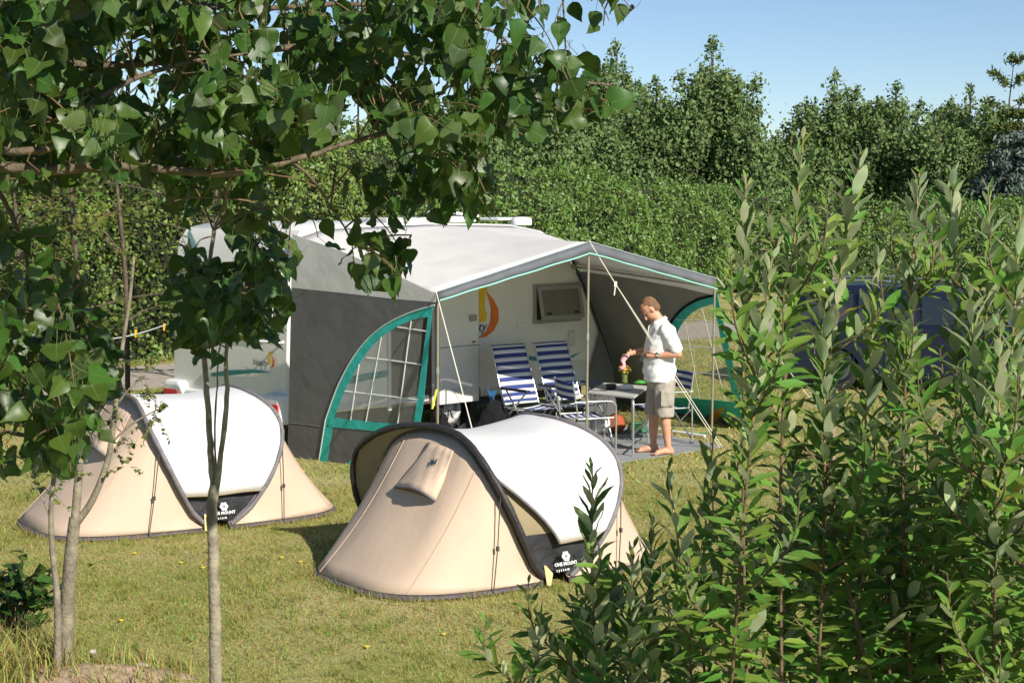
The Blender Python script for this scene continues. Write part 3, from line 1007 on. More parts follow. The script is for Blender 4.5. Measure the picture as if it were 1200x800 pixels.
TENT_HEMS = []
def make_tent(c, ax, label, opened, endL=(1.36, 1.34), hoopmat=(m_hoopg, m_hoopg)):
    c = Vector((c[0], c[1], 0)); ax = Vector((ax[0], ax[1], 0)).normalized()
    bx = Vector((-ax.y, ax.x, 0))                  # away from the viewer
    t_ = empty('popup_tent', c, atan2(ax.y, ax.x), label, 'tent', 'pop-up tents on the lawn')
    def hoop(k, t, sv=1.0, sw=1.0, su=1.0, porch=False):
        ph = pi * t
        s = max(sin(ph), 0.0)
        cph = cos(ph)
        v = -.98 * math.copysign(abs(cph) ** .75, cph) * (1 - .13 * (1 - s) ** 3)
        w = .05 + 1.10 * s ** .82
        u = k * (.10 + .56 * s ** .55 - .13 * s ** 6)
        if k > 0:
            u *= 1.0 + (.30 if opened else .26) * (1 - s ** 4)
        elif porch and t > .5:
            bl = min(1, (t - .5) / .25) * min(1, (1 - t) / .03)
            u = u * (1 - bl) - (.10 + .60 * s ** .26) * bl
            v *= 1 + .26 * bl
        return Vector((u * su, v * sv, w * sw))
    def gcurve(k, t):
        ph = pi * t
        s = max(sin(ph), 0.0); cph = cos(ph)
        L = endL[0] if k < 0 else endL[1]
        return Vector((k * (.10 + (L - .10) * s ** .62), -.86 * math.copysign(abs(cph) ** .62, cph), 0.0))
    N = 40
    T = [i / N for i in range(N + 1)]
    for k, lab in ((-1, 'end'), (1, 'end')):
        rows = []
        for i in range(13):
            s = i / 12
            row = []
            for t in T:
                ss = sin(pi * t)
                a = hoop(k, t, .93 - .03 * ss, .965, .97); b = gcurve(k, t) + Vector((0, 0, .045))
                p = a.lerp(b, s)
                # cloth hangs in a little, with shallow pulls between seams
                d = sin(pi * s) * (.055 * ss + .010 * sin(t * 31 + s * 2) * ss)
                p.x -= k * d * .6; p.z -= d * .7
                row.append(p)
            rows.append(row)
        body = MB().grid(rows).build('end_panel', m_beige, t_, smooth=True, world=False, solid=.003)
        # seams running from hoop to ground
        for ts in (.30, .62):
            q = []
            for i in range(13):
                j = ts * N
                q.append(rows[i][int(j)] + Vector((k * .003, -.003, .003)))
            MB().tube(q, .0035, 5, False).build('seam', mat('seam_tan', (.50, .37, .27), .8), body, world=False)
        # hem strip on the ground
        h0 = [gcurve(k, t) * 1.0 + Vector((0, 0, .040)) for t in T]
        h1 = []
        for t in T:
            g = gcurve(k, t)
            h1.append(g + Vector((g.x * .022, g.y * .03, .004 + .012 * (1 + sin(t * 40)) * .5)))
        MB().grid([h0, h1]).build('hem', m_hem, t_, smooth=True, world=False, solid=.004)
        TENT_HEMS.append([wm(t_) @ p for p in h1])
        # hoops: outer (fly) and inner (tent body)
        o1 = [hoop(k, t, porch=opened) for t in T]
        rr = .026 if opened and k < 0 else .021
        MB().tube([p + Vector((0, 0, .0)) for p in o1], [rr + .006 * sin(i * 2.3) * .4 for i in range(N + 1)], 9).build('hoop', hoopmat[0] if k < 0 else hoopmat[1], t_, smooth=True, world=False)
        o2 = [hoop(k, t, .935 - .03 * sin(pi * t), .965, .97) for t in T]
        MB().tube(o2, .017, 8).build('inner_hoop', m_hoopb if opened and k < 0 else hoopmat[0], t_, smooth=True, world=False)
        MB().grid([o1, o2]).build('gusset', m_khaki, t_, smooth=True, world=False)
        # guy cords
        for ts, sg in ((.20, -1), (.80, 1)):
            a = hoop(k, ts); b = gcurve(k, ts * .36 if sg < 0 else 1 - (1 - ts) * .36)
            b = Vector((b.x * 1.03 , b.y * 1.04, .02))
            m_ = a.lerp(b, .55) + Vector((0, -.012 if sg < 0 else .012, -.008))
            co = MB().tube([a, m_, b], .0048, 5).build('guy_cord', m_cord, t_, world=False)
            MB().box(m_, (.02, .02, .035)).build('toggle', m_cord, co, world=False)
    # fly: white saddle between the hoops
    t0 = 0.062
    rows = []
    MS = 16
    for i in range(45):
        t = t0 + (1 - 2 * t0) * i / 44
        a = hoop(-1, t, porch=opened); b = hoop(1, t)
        row = []
        hgt = a.z
        e0 = 0.0
        if opened and t < .5:
            e0 = .55 * max(0, min(1, (.88 - hgt) / .75)) ** 1.0
        if opened and t > .5:
            e0 = .0
        for j in range(MS + 1):
            s = e0 + (1 - e0) * j / MS
            p = a.lerp(b, s)
            ss = sin(pi * t)
            dip = 4 * s * (1 - s)
            p.z -= (.075 if opened else .045) * dip * ss ** 2
            # side walls of the fly belly a little outwards
            p.y -= math.copysign(1, .5 - t) * .02 * dip * (1 - ss ** 2)
            p.z += .004 * sin(s * 9 + t * 21)
            row.append(p)
        rows.append(row)
    fly = MB().grid(rows).build('flysheet', m_twhite, t_, smooth=True, world=False, solid=.004)
    MB().tube(rows[0], .009, 6).build('fly_edge', m_khaki, fly, smooth=True, world=False)
    MB().tube(rows[-1], .009, 6).build('fly_edge', m_khaki, fly, smooth=True, world=False)
    if opened:
        MB().tube([r[0] for r in rows[:23]], .012, 6).build('fly_edge', m_hoopg, fly, smooth=True, world=False)
    # inner lining behind the fly, and dark door panel at its foot on both sides
    for sgn in (0, 1):
        rows2 = []
        for i in range(17):
            t = .004 + .26 * i / 16
            if sgn: t = 1 - t
            a = hoop(-1, t, .945, .97); b = hoop(1, t, .945, .97)
            row = []
            for j in range(MS + 1):
                p = a.lerp(b, j / MS)
                p.y -= (1 if not sgn else -1) * .02 * sin(pi * j / MS) * sin(i * .9 + j * .6)
                row.append(p)
            rows2.append(row)
        nlow = 6
        MB().grid(rows2[:nlow]).build('door_panel', m_panel, t_, smooth=True, world=False)
        MB().grid(rows2[nlow - 1:]).build('inner_lining', m_khaki, t_, smooth=True, world=False)
    # printed emblem and lettering on the near door panel
    fo = hoop(-1, .03); gr = hoop(1, .03)
    wmat = wm(t_)
    def pmat(x, z, y):
        return wmat @ Matrix(((1, 0, 0, x), (0, 0.30, -0.954, y), (0, 0.954, 0.30, z), (0, 0, 0, 1)))
    yy = -.865
    em = MB()
    for q in range(6):
        a = q * pi / 3
        em.lathe([(.001, .0), (.0155, .0)], Vector((cos(a) * .024, sin(a) * .024, 0)), 8)
    em.lathe([(.010, 0), (.018, 0)], (0, 0, .001), 10)
    M4 = pmat(0.03, .225, yy - .055)
    em.v = [M4 @ v for v in em.v]
    em.build('emblem', m_print, t_, kind='stuff')
    text_mesh('ONE MOUNT', .036, 'lettering', m_print, t_, pmat(-.088, .160, yy - .070), bold=.001)
    text_mesh('s y s t e m', .030, 'lettering', m_print, t_, pmat(-.080, .122, yy - .082), bold=.0006)
    # pull strap by the door
    MB().prism([(-.13, -.86, .16), (-.09, -.90, .10), (-.13, -.93, .02), (-.15, -.92, .03)], (.012, 0, .004)).build('door_tie', mat('tie_yellow', (.62, .47, .2), .7), t_, world=False)
    # hooded vent on the near end
    k = -1
    def endp(t, s, off=0.0):
        a = hoop(k, t, .93 - .03 * sin(pi * t), .965, .97); b = gcurve(k, t) + Vector((0, 0, .045))
        p = a.lerp(b, s)
        d = sin(pi * s) * (.055 * sin(pi * t))
        p.x -= k * d * .6; p.z -= d * .7
        nrm = Vector((k * .75, -.35, .55)).normalized()
        return p + nrm * off
    vr = []
    ta, tb = .40, .52
    for i in range(9):
        s = .07 + .30 * i / 8
        row = []
        for j in range(13):
            x = j / 12
            wd = .72 + .40 * i / 8
            t = (ta + tb) / 2 + (x - .5) * (tb - ta) * wd
            off = .006 + .095 * (i / 8) ** 1.2 * sin(pi * x) ** .7 + .006 * sin(j * 1.7 + i)
            row.append(endp(t, s, off))
        vr.append(row)
    hood = MB().grid(vr).build('vent_hood', m_beige, t_, smooth=True, world=False, solid=.003)
    MB().tube(vr[-1], .010, 6).build('vent_trim', m_hoopg, hood, smooth=True, world=False)
    fl = [endp((ta + tb) / 2 + (j / 12 - .5) * (tb - ta) * 1.12, .372, .004) for j in range(13)]
    MB().grid([vr[-1], [a.lerp(b, .6) - Vector((0, 0, -.015)) for a, b in zip(vr[-1], fl)], fl]).build('vent_mouth', m_brown, hood, smooth=True, world=False)
    mid = vr[3][6]; 
    zz = MB()
    e1 = (vr[3][8] - vr[3][4]).normalized(); e2 = (vr[1][6] - vr[5][6]).normalized(); e3 = e1.cross(e2).normalized()
    if e3.x * k < 0: e3 = -e3
    zp = [(-.05, -.03), (-.02, .045), (-.008, .0), (.02, .04), (.018, .005), (.05, .02), (.02, -.04), (.004, -.005), (-.012, -.04), (-.018, .0)]
    zz.poly([mid + e1 * x + e2 * y + e3 * .010 for x, y in zp])
    zz.build('vent_emblem', mat('slate_print', (.03, .06, .08), .6), hood, world=False)
    return t_
make_tent((-.17, 13.69), (.8, .6), 'nearer beige and white pop-up tent with its door flap open', True, (1.36, 1.28), (m_hoopb, m_hoopg))
make_tent((-3.02, 15.82), (.85, .53), 'farther beige and white pop-up tent beside the thin tree trunks', False, (1.42, 1.36), (m_hoopg, m_hoopg))

# ================================================================== FURNITURE UNDER THE AWNING
m_navy = mat('stripe_navy', (0.018, 0.024, 0.10), 0.8, 0.15, 20)
m_blue = mat('stripe_blue', (0.028, 0.05, 0.21), 0.8, 0.1, 20)
m_wht = mat('stripe_white', (0.66, 0.67, 0.70), 0.8, 0.05, 20)
m_bluep = mat('blue_plastic', (0.012, 0.02, 0.055), 0.4, 0.1)
m_tabl = mat('table_top', (0.50, 0.50, 0.48), 0.45, 0.05, 12)
def stripes(mbx, rows, seq):
    for i in range(len(rows) - 1):
        mbx.cur = seq[i % len(seq)]
        mbx.grid([rows[i], rows[i + 1]])
def recliner(loc, face, label):
    """high-backed folding chair; local +y is the way it faces"""
    rz = atan2(face[1], face[0]) - pi / 2
    c = empty('recliner_chair', loc, rz, label, 'chair', 'high-backed striped chairs')
    w = .25
    prof = [(-.60, 1.13), (-.615, 1.19), (-.59, 1.215), (-.55, 1.18)] [0:1] and spline([(-.55, 1.12, 0), (-.49, 1.09, 0), (-.43, .92, 0), (-.36, .74, 0), (-.29, .56, 0), (-.24, .43, 0)], 4)
    rows = [[Vector((x, p.x, p.y)) + Vector((0, -.02 * (1 - (x / w) ** 2) * 0, 0)) for x in (-w, -w * .5, 0, w * .5, w)] for p in prof]
    for r in rows:
        for q in r: q.y -= .018 * (1 - (q.x / w) ** 2)
    mbx = MB(); stripes(mbx, rows, [0, 1, 0, 1])
    mbx.build('backrest', [m_blue, m_wht], c, smooth=True, world=False, solid=.004)
    sp = [(-.22 + .48 * i / 10, .40 - .03 * sin(pi * i / 10) + .03 * i / 10) for i in range(11)]
    rows = [[Vector((x, y, z - .02 * (1 - (x / w) ** 2))) for x in (-w, -w * .5, 0, w * .5, w)] for y, z in sp]
    mbx = MB(); stripes(mbx, rows, [1, 0])
    mbx.build('seat', [m_blue, m_wht], c, smooth=True, world=False, solid=.004)
    for s in (-1, 1):
        x = s * (w + .012)
        MB().tube([(x, p.x, p.y) for p in prof], .011, 8).build('back_tube', m_alu, c, smooth=True, world=False)
        MB().tube([(x, -.24, .41), (x, .27, .42)], .011, 8).build('seat_tube', m_alu, c, smooth=True, world=False)
        MB().tube([(x + s * .02, -.46, .005), (x + s * .02, -.30, .18), (x + s * .02, .20, .62)], .011, 8).build('leg', m_alu, c, smooth=True, world=False)
        MB().tube([(x + s * .035, .30, .005), (x + s * .035, .22, .2), (x + s * .035, -.16, .62)], .011, 8).build('leg', m_alu, c, smooth=True, world=False)
        MB().box((x + s * .03, .0, .635), (.055, .52, .03)).build('armrest', m_bluep, c, world=False, bevel=.01)
    MB().tube([(-w - .03, -.46, .012), (w + .03, -.46, .012)], .010, 8).build('foot_bar', m_alu, c, smooth=True, world=False)
    MB().tube([(-w - .05, .30, .012), (w + .05, .30, .012)], .010, 8).build('foot_bar', m_alu, c, smooth=True, world=False)
    return c
recliner(G(626, 517), (.62, -.78), 'tall striped blue and white folding chair nearer the open door')
recliner(G(676, 512), (.62, -.78), 'tall striped blue and white folding chair under the caravan window')
def director(loc, face, label):
    rz = atan2(face[1], face[0]) - pi / 2
    c = empty('folding_chair', loc, rz, label, 'chair', 'low striped folding armchairs')
    w = .25
    rows = [[Vector((x, -.24 - .03 * i / 5 - .03 * (1 - (x / w) ** 2), .64 + .20 * i / 5)) for x in (-w, -w * .5, 0, w * .5, w)] for i in range(6)]
    mbx = MB(); stripes(mbx, rows, [0, 1, 0, 1, 0]); mbx.build('backrest', [m_blue, m_wht], c, smooth=True, world=False, solid=.004)
    rows = [[Vector((x, -.20 + .42 * i / 10, .43 - .025 * (1 - (x / w) ** 2))) for x in (-w, -w * .5, 0, w * .5, w)] for i in range(11)]
    mbx = MB(); stripes(mbx, rows, [1, 0]); mbx.build('seat', [m_blue, m_wht], c, smooth=True, world=False, solid=.004)
    for s in (-1, 1):
        x = s * (w + .012)
        MB().tube([(x, -.20, .42), (x, -.23, .60), (x, -.27, .86)], .011, 8).build('back_tube', m_alu, c, smooth=True, world=False)
        fr_ = spline([(x + s * .02, -.25, .62), (x + s * .02, .15, .62), (x + s * .02, .235, .585), (x + s * .02, .25, .5), (x + s * .02, .25, .02)], 4)
        MB().tube(fr_, .012, 8).build('arm_tube', m_alu, c, smooth=True, world=False)
        MB().tube([(x, -.25, .01), (x, -.25, .45)], .011, 8).build('leg', m_alu, c, smooth=True, world=False)
        MB().tube([(x, -.21, .43), (x, .23, .43)], .010, 8).build('seat_tube', m_alu, c, smooth=True, world=False)
        MB().box((x + s * .02, .25, .015), (.04, .05, .025)).build('foot', m_bluep, c, world=False, bevel=.006)
        MB().box((x, -.25, .015), (.04, .05, .025)).build('foot', m_bluep, c, world=False, bevel=.006)
    for y in (.25, -.25):
        MB().tube([(-w, y, .06), (w, y, .40)], .009, 8).build('cross_brace', m_alu, c, smooth=True, world=False)
        MB().tube([(w, y + .02, .06), (-w, y + .02, .40)], .009, 8).build('cross_brace', m_alu, c, smooth=True, world=False)
    return c
director(G(686, 531), (.93, .36), 'low striped folding armchair drawn up to the left of the camping table')
director(G(776, 518), (-.9, -.42), 'low striped folding armchair behind the standing person')
# camping table
tz = .68
tp = [G(688, 459, tz), G(743, 465, tz), G(761, 452, tz), G(708, 448, tz)]
tc_ = sum(tp, Vector()) / 4; tc_.z = 0
tab = empty('camping_table', tc_, 0, 'small grey camping table with thin bent metal legs', 'table')
MB().prism([p - Vector((0, 0, .022)) for p in tp], (0, 0, .022)).build('table_top', m_tabl, tab, bevel=.004)
for i, p in enumerate(tp):
    q = p.lerp(Vector((tc_.x, tc_.y, p.z)), .10)
    g = p.lerp(Vector((tc_.x, tc_.y, p.z)), .04)
    MB().tube(spline([q - Vector((0, 0, .025)), g - Vector((0, 0, .10)), (g.x, g.y, .30), (g.x, g.y, .005)], 4), .013, 8).build('leg', m_alu, tab, smooth=True)
for a, b in ((0, 3), (1, 2)):
    pa = tp[a].lerp(tc_ + Vector((0, 0, tz)), .05); pb = tp[b].lerp(tc_ + Vector((0, 0, tz)), .05)
    MB().tube([(pa.x, pa.y, .12), (pb.x, pb.y, .12)], .010, 8).build('brace', m_alu, tab, smooth=True)
# things on the table
p = G(716, 456, tz)
pot = MB().lathe([(.001, .004), (.055, .004), (.06, .01), (.062, .055), (.055, .06), (.045, .058), (.04, .02), (.001, .018)], p, 18)
pot.v = [v - p for v in pot.v]; o = pot.build('ashtray', mat('dark_metal', (.03, .03, .03), .3, metal=.4), smooth=True, label='round dark ashtray near the front of the camping table', cat='ashtray'); o.location = p + Vector((0, 0, .001))
p = G(734, 457, tz)
o = MB().ball((0, 0, .035), (.085, .055, .035), 14, 8).ball((.03, .01, .04), (.05, .04, .032), 12, 6).build('paper_bag', m_gw, smooth=True, label='crumpled white bag lying at the front of the camping table', cat='bag'); o.location = p + Vector((0, 0, .001))
p = G(732, 449, tz)
fl = empty('flower_vase', p + Vector((0, 0, .001)), 0, 'glass jar of yellow flowers standing on the camping table', 'vase')
MB().lathe([(.001, .002), (.032, .002), (.036, .02), (.032, .08), (.038, .10), (.035, .10), (.028, .08)], (0, 0, 0), 16).build('jar', mat('jar_glass', (.16, .22, .06), .1, .1, alpha=.75), fl, smooth=True, world=False)
stm = MB(); pet = MB(); lf_ = MB()
m_flow = mat('yellow_petals', (.52, .33, .03), .7, .3, 60)
for i in range(22):
    a = random.uniform(0, 2 * pi); r = random.uniform(.01, .085); h = random.uniform(.12, .20)
    e = Vector((cos(a) * r, sin(a) * r, h))
    MB().tube([(cos(a) * .01, sin(a) * .01, .01), e * .6 + Vector((0, 0, .03)), e], .0025, 4).build('stem', mat('stem_green', (.08, .14, .03), .6), fl, world=False)
    d = Vector((cos(a) * .6, sin(a) * .6, 1)).normalized()
    R = d.to_track_quat('Z', 'Y').to_matrix()
    MB().lathe([(.001, .005), (.008, .008), (.018, .005), (.016, 0), (.001, -.004)], e, 8, R).build('flower', m_flow, fl, world=False)
p = G(750, 450, tz)
o = MB().lathe([(.001, .004), (.06, .004), (.085, .02), (.09, .024), (.06, .014), (.001, .012)], (0, 0, 0), 20).lathe([(.001, .05), (.05, .04), (.07, .018)], (0, 0, 0), 16).build('salad_plate', mat('green_plate', (.06, .30, .05), .5, .2), smooth=True, label='green plate at the back of the camping table', cat='plate'); o.location = p + Vector((0, 0, .001))
# ball, bag, hose, pole, black bags
p = G(722, 508); p.z = .119 + .012
b_ = MB().ball((0, 0, 0), .119, 28, 18)
ob = b_.build('basketball', mat('ball_orange', (.40, .085, .025), .7, .12, 30, .5, 160), smooth=True, label='orange basketball on the groundsheet under the table', cat='ball'); ob.location = p
sm = MB()
def ring(fn):
    sm.tube([fn(2 * pi * i / 32) for i in range(33)], .003, 4, False)
r_ = .1195
ring(lambda a: Vector((r_ * cos(a), 0, r_ * sin(a)))); ring(lambda a: Vector((0, r_ * cos(a), r_ * sin(a))))
for s in (-1, 1):
    ring(lambda a: (Vector((r_ * cos(a), s * r_ * .55 + s * .02 * cos(2 * a), r_ * sin(a))).normalized() * r_))
seam = sm.build('seam', m_seal, ob, world=False, kind='stuff')
p = G(703, 509)
o = MB().ball((0, 0, .11), (.13, .10, .11), 16, 10).tube([(-.03, 0, .2), (0, 0, .26), (.04, 0, .2)], .012, 6).build('carrier_bag', m_gw, smooth=True, label='white carrier bag beside the basketball', cat='bag'); o.location = p + Vector((0, 0, .012))
for v in o.data.vertices:
    v.co += Vector((0, 0, 0)) + .02 * noise.noise_vector(v.co * 14)
p = G(826, 514)
q = G(756, 504)
tent_pole = MB().tube([p + Vector((0, 0, .035)), q + Vector((0, 0, .035))], .018, 10).build('spare_pole', m_gw, smooth=True, origin=p, label='white spare pole lying along the far awning panel', cat='pole')
m_hose = mat('hose_green', (.03, .22, .10), .5, .15)
pts = []
hc = G(750, 508)
for i in range(90):
    a = i * .36
    pts.append(hc + Vector((cos(a) * (.17 + .03 * sin(i * .7)), sin(a) * (.13 + .02 * cos(i * 1.1)), .025 + .0012 * i)))
pts += [hc + Vector((.5, -.05, .02)), hc + Vector((.9, -.12, .02))]
MB().tube(pts, .008, 6).build('hose', m_hose, smooth=True, origin=hc, label='coiled green hose on the groundsheet behind the person', cat='hose')
def soft_bag(p, s, label, seed, name='bag'):
    e = empty(name, p, .4, label, 'bag', 'black bags by the caravan wheel')
    mbx = MB(); mbx.ball((0, 0, s[2] * .5), (s[0] / 2, s[1] / 2, s[2] * .52), 28, 20)
    me = mbx.build('sack', m_black, e, smooth=True, world=False)
    for v in me.data.vertices:
        c = v.co
        c.z = max(c.z, .0)
        f = c.z / s[2]
        pull = 1 - .45 * max(0, f - .45) / .55
        c.x *= pull; c.y *= pull
        n_ = noise.noise(Vector((c.x * 9 + seed, c.y * 9, c.z * 4)))
        c.x += .05 * n_; c.y += .05 * noise.noise(Vector((c.x * 8, c.y * 8 + seed, c.z * 5)))
        c.z += .03 * noise.noise(Vector((c.x * 12, c.y * 12, seed)))
    for x in (-.05, .06):
        MB().tube(spline([(x, 0, s[2] * .85), (x + .02, .02, s[2] * 1.1), (x + .06, 0, s[2] * .9)], 5), .008, 6).build('handle', m_black, e, smooth=True, world=False)
    return e
soft_bag(G(579, 527), (.56, .42, .56), 'bulky black bag beside the caravan wheel', 3.1)
soft_bag(G(519, 533), (.26, .24, .46), 'slim black bag left of the caravan wheel behind the pole', 8.4)
m_toy = mat('toy_blue', (.02, .10, .22), .4, .1)
tb_ = G(577, 519)
ty = empty('toy_spade', tb_ + Vector((0, 0, .012)), 0, 'small blue toy spade standing on end behind the black bag', 'toy')
MB().tube([(-.015, 0, 0), (-.02, .0, .55)], .008, 6).tube([(.03, 0, 0), (.015, .0, .55)], .008, 6).build('handle', m_toy, ty, world=False)
MB().prism([(-.07, 0, .66), (-.025, 0, .60), (.06, 0, .615), (.03, 0, .55), (.01, 0, .51), (-.03, 0, .52)], (0, .015, 0)).build('blade', m_toy, ty, world=False)

# ================================================================== PERSON
m_skin = mat('skin', (0.60, 0.30, 0.19), 0.5, 0.10, 14, 0.1, 80)
m_hair = mat('hair_brown', (0.20, 0.105, 0.055), 0.6, 0.4, 40, 0.6, 90, stretch=(1, 1, 3))
m_shirt = mat('shirt_white', (0.80, 0.80, 0.80), 0.8, 0.02, 8)
m_short = mat('shorts_beige', (0.36, 0.32, 0.27), 0.85, 0.06, 10, 0.2, 60)
pf = G(774, 532)
man = empty('person', pf + Vector((0, 0, .012)), pi + radians(8), 'person in white short-sleeved shirt and beige shorts looking down at pink paper', 'person')
b = MB()
# local: x forward, y left (towards the viewer), z up
b.limb([(0, 0, .90), (.02, 0, 1.05), (.02, 0, 1.22), (.0, 0, 1.36)], [.13, .13, .135, .13])
b.limb([(-.01, 0, 1.38), (.03, 0, 1.50), (.075, 0, 1.57)], [.10, .066, .060])
HC = Vector((.130, 0, 1.625)); HR = Matrix.Rotation(radians(52), 3, 'Y')
b.ball(HC + HR @ Vector((-.015, 0, .035)), (.098, .077, .095), 20, 14, HR)
b.ball(HC + HR @ Vector((.02, 0, -.035)), (.075, .062, .085), 20, 14, HR)      # jaw
b.limb([HC + HR @ Vector((.088, 0, .012)), HC + HR @ Vector((.112, 0, -.028))], [.010, .016], 8)   # nose
b.ball(HC + HR @ Vector((.085, 0, -.075)), (.016, .022, .010), 10, 6, HR)          # lips
b.ball(HC + HR @ Vector((.075, 0, -.105)), (.022, .024, .018), 10, 6, HR)          # chin
b.ball(HC + HR @ Vector((.078, 0, .030)), (.018, .045, .010), 10, 6, HR)          # brow
for s in (-1, 1):
    b.ball(HC + HR @ Vector((-.008, s * .079, -.005)), (.022, .010, .034), 12, 8, HR)  # ear
# arms
def arm(sh, el, wr, kn, s):
    b.limb([sh, sh.lerp(el, .5), el], [.060, .052, .042])
    b.limb([el, el.lerp(wr, .35), wr], [.042, .043, .029])
    d = (kn - wr).normalized()
    side = d.cross(Vector((0, 0, 1))).normalized()
    up = side.cross(d)
    b.limb([wr, wr + d * .05, wr + d * .085], [.027, .030, .027])
    for i, (o, l) in enumerate(((-.024, .062), (-.008, .074), (.008, .070), (.024, .054))):
        r0 = wr + d * .085 + up * o
        k1 = r0 + d * l * .5 + side * s * .010
        k2 = k1 + d * l * .38 + side * s * .030
        b.limb([r0, k1, k2], [.0095, .0088, .0075], 7)
    th = wr + d * .035 + up * .024
    b.limb([th, th + d * .035 + up * .022 + side * s * .02, th + d * .065 + up * .018 + side * s * .035], [.012, .0105, .009], 7)
    return wr + d * .15 + side * s * .03
arm(Vector((-.01, .195, 1.40)), Vector((-.135, .265, 1.145)), Vector((.11, .18, 1.125)), Vector((.24, .12, 1.125)), 1)
hR = arm(Vector((.0, -.195, 1.40)), Vector((.08, -.27, 1.15)), Vector((.29, -.14, 1.13)), Vector((.40, -.06, 1.12)), -1)
# legs
def leg(hip, kn, an, toe):
    b.limb([hip, hip.lerp(kn, .5), kn], [.09, .075, .056])
    b.limb([kn, kn.lerp(an, .3), kn.lerp(an, .7), an], [.055, .060, .044, .036])
    f = Vector((toe.x - an.x, toe.y - an.y, 0)).normalized()
    heel = Vector((an.x, an.y, .034)) - f * .045
    ball = Vector((toe.x, toe.y, .028)) - f * .06
    b.limb([an, heel], [.036, .033]); b.limb([heel, Vector((an.x, an.y, .045)) + f * .05, ball], [.033, .038, .030])
    sd = Vector((-f.y, f.x, 0))
    for i in range(5):
        o = (i - 2) * .017
        b.limb([ball + sd * o + f * .01 - Vector((0, 0, .008)), ball + sd * o + f * (.055 - .006 * abs(i - 1)) - Vector((0, 0, .014))], [.013, .0115], 7)
leg(Vector((-.02, .095, .86)), Vector((-.02, .105, .47)), Vector((-.06, .115, .09)), Vector((.13, .16, .03)))
leg(Vector((.0, -.095, .86)), Vector((.05, -.10, .47)), Vector((.06, -.10, .09)), Vector((.26, -.12, .03)))
bake(b, 'body', m_skin, [('REMESH', dict(mode='VOXEL', voxel_size=.0062)), ('SMOOTH', dict(iterations=4, factor=.5))], man)
# hair
h = MB()
h.ball(HC + HR @ Vector((-.036, 0, .046)), (.093, .082, .090), 24, 16, HR)
h.ball(HC + HR @ Vector((-.055, 0, -.005)), (.062, .073, .080), 18, 12, HR)
def hairdef(c):
    l = HR.inverted() @ (c - HC)
    n_ = noise.noise(Vector((c.x * 25, c.y * 90, c.z * 40))) * .007 + noise.noise(c * 130) * .004
    return c + (c - HC).normalized() * n_
hair = bake(h, 'hair', m_hair, [('REMESH', dict(mode='VOXEL', voxel_size=.006)), ('SMOOTH', dict(iterations=3, factor=.5))], man, deform=hairdef)
fc = MB()
for s in (-1, 1):
    e_ = MB().ball(HC + HR @ Vector((.083, s * .030, .008)), (.007, .012, .006), 8, 6, HR).build('eye', mat('eye_dark', (.04, .025, .02), .3), man, smooth=True, world=False)
    MB().ball(HC + HR @ Vector((.090, s * .030, .030)), (.006, .020, .005), 8, 6, HR).build('eyebrow', m_hair, man, smooth=True, world=False)
MB().ball(HC + HR @ Vector((.098, 0, -.076)), (.005, .022, .0035), 8, 6, HR).build('mouth', mat('lip', (.28, .08, .06), .5), man, smooth=True, world=False)
# shirt
def ringe(cx_, cz_, rx, ry, n=28, cy=0, tiltx=0.0):
    return [Vector((cx_ + rx * cos(2 * pi * k / n), cy + ry * sin(2 * pi * k / n), cz_ + tiltx * cos(2 * pi * k / n))) for k in range(n)]
sh = MB()
rg = [ringe(.012, .815, .186, .205, tiltx=.010), ringe(.012, .835, .184, .203), ringe(.015, .92, .180, .200), ringe(.02, 1.05, .180, .198), ringe(.015, 1.2, .176, .200), ringe(.0, 1.33, .162, .208), ringe(-.010, 1.42, .145, .195), ringe(.0, 1.475, .09, .13), ringe(.02, 1.515, .072, .078)]
sh.grid(rg, True); sh.poly(rg[0][::-1]); sh.poly(rg[-1])
sh.limb([Vector((-.015, .175, 1.405)), Vector((-.06, .225, 1.31)), Vector((-.105, .245, 1.215))], [.082, .082, .078])
sh.limb([Vector((.0, -.175, 1.405)), Vector((.035, -.225, 1.30)), Vector((.065, -.255, 1.19))], [.082, .080, .076])
def shdef(c):
    n_ = .013 * noise.noise(Vector((c.x * 7, c.y * 7, c.z * 4))) + .011 * noise.noise(Vector((c.x * 16 + c.z * 9, c.y * 14, c.z * 16)))
    n_ += .009 * sin(c.z * 38 + 22 * c.x + 9 * c.y) * max(0, 1 - abs(c.z - 1.02) / .25)
    d = Vector((c.x, c.y, 0))
    return c + (d.normalized() * n_ if d.length > .01 else Vector())
bake(sh, 'shirt', m_shirt, [('REMESH', dict(mode='VOXEL', voxel_size=.011)), ('SMOOTH', dict(iterations=5, factor=.5))], man, deform=shdef)
# collar: two leaves standing round the neck
cl0 = []; cl1 = []
for i in range(17):
    a = -pi * .86 + 2 * pi * .86 * i / 16 + pi
    cl0.append(Vector((.035 + .075 * cos(a), .078 * sin(a), 1.525 - .03 * cos(a))))
    cl1.append(Vector((.030 + .098 * cos(a), .100 * sin(a), 1.480 - .05 * cos(a))))
MB().grid([cl0, cl1]).build('collar', m_shirt, man, smooth=True, world=False, solid=.005)
MB().prism([(.150, .012, 1.44), (.166, .010, 1.30), (.172, .006, 1.30), (.128, -.004, 1.46)], (.004, .01, 0)).build('placket', mat('shirt_shadow', (.55, .55, .56), .8), man, world=False)
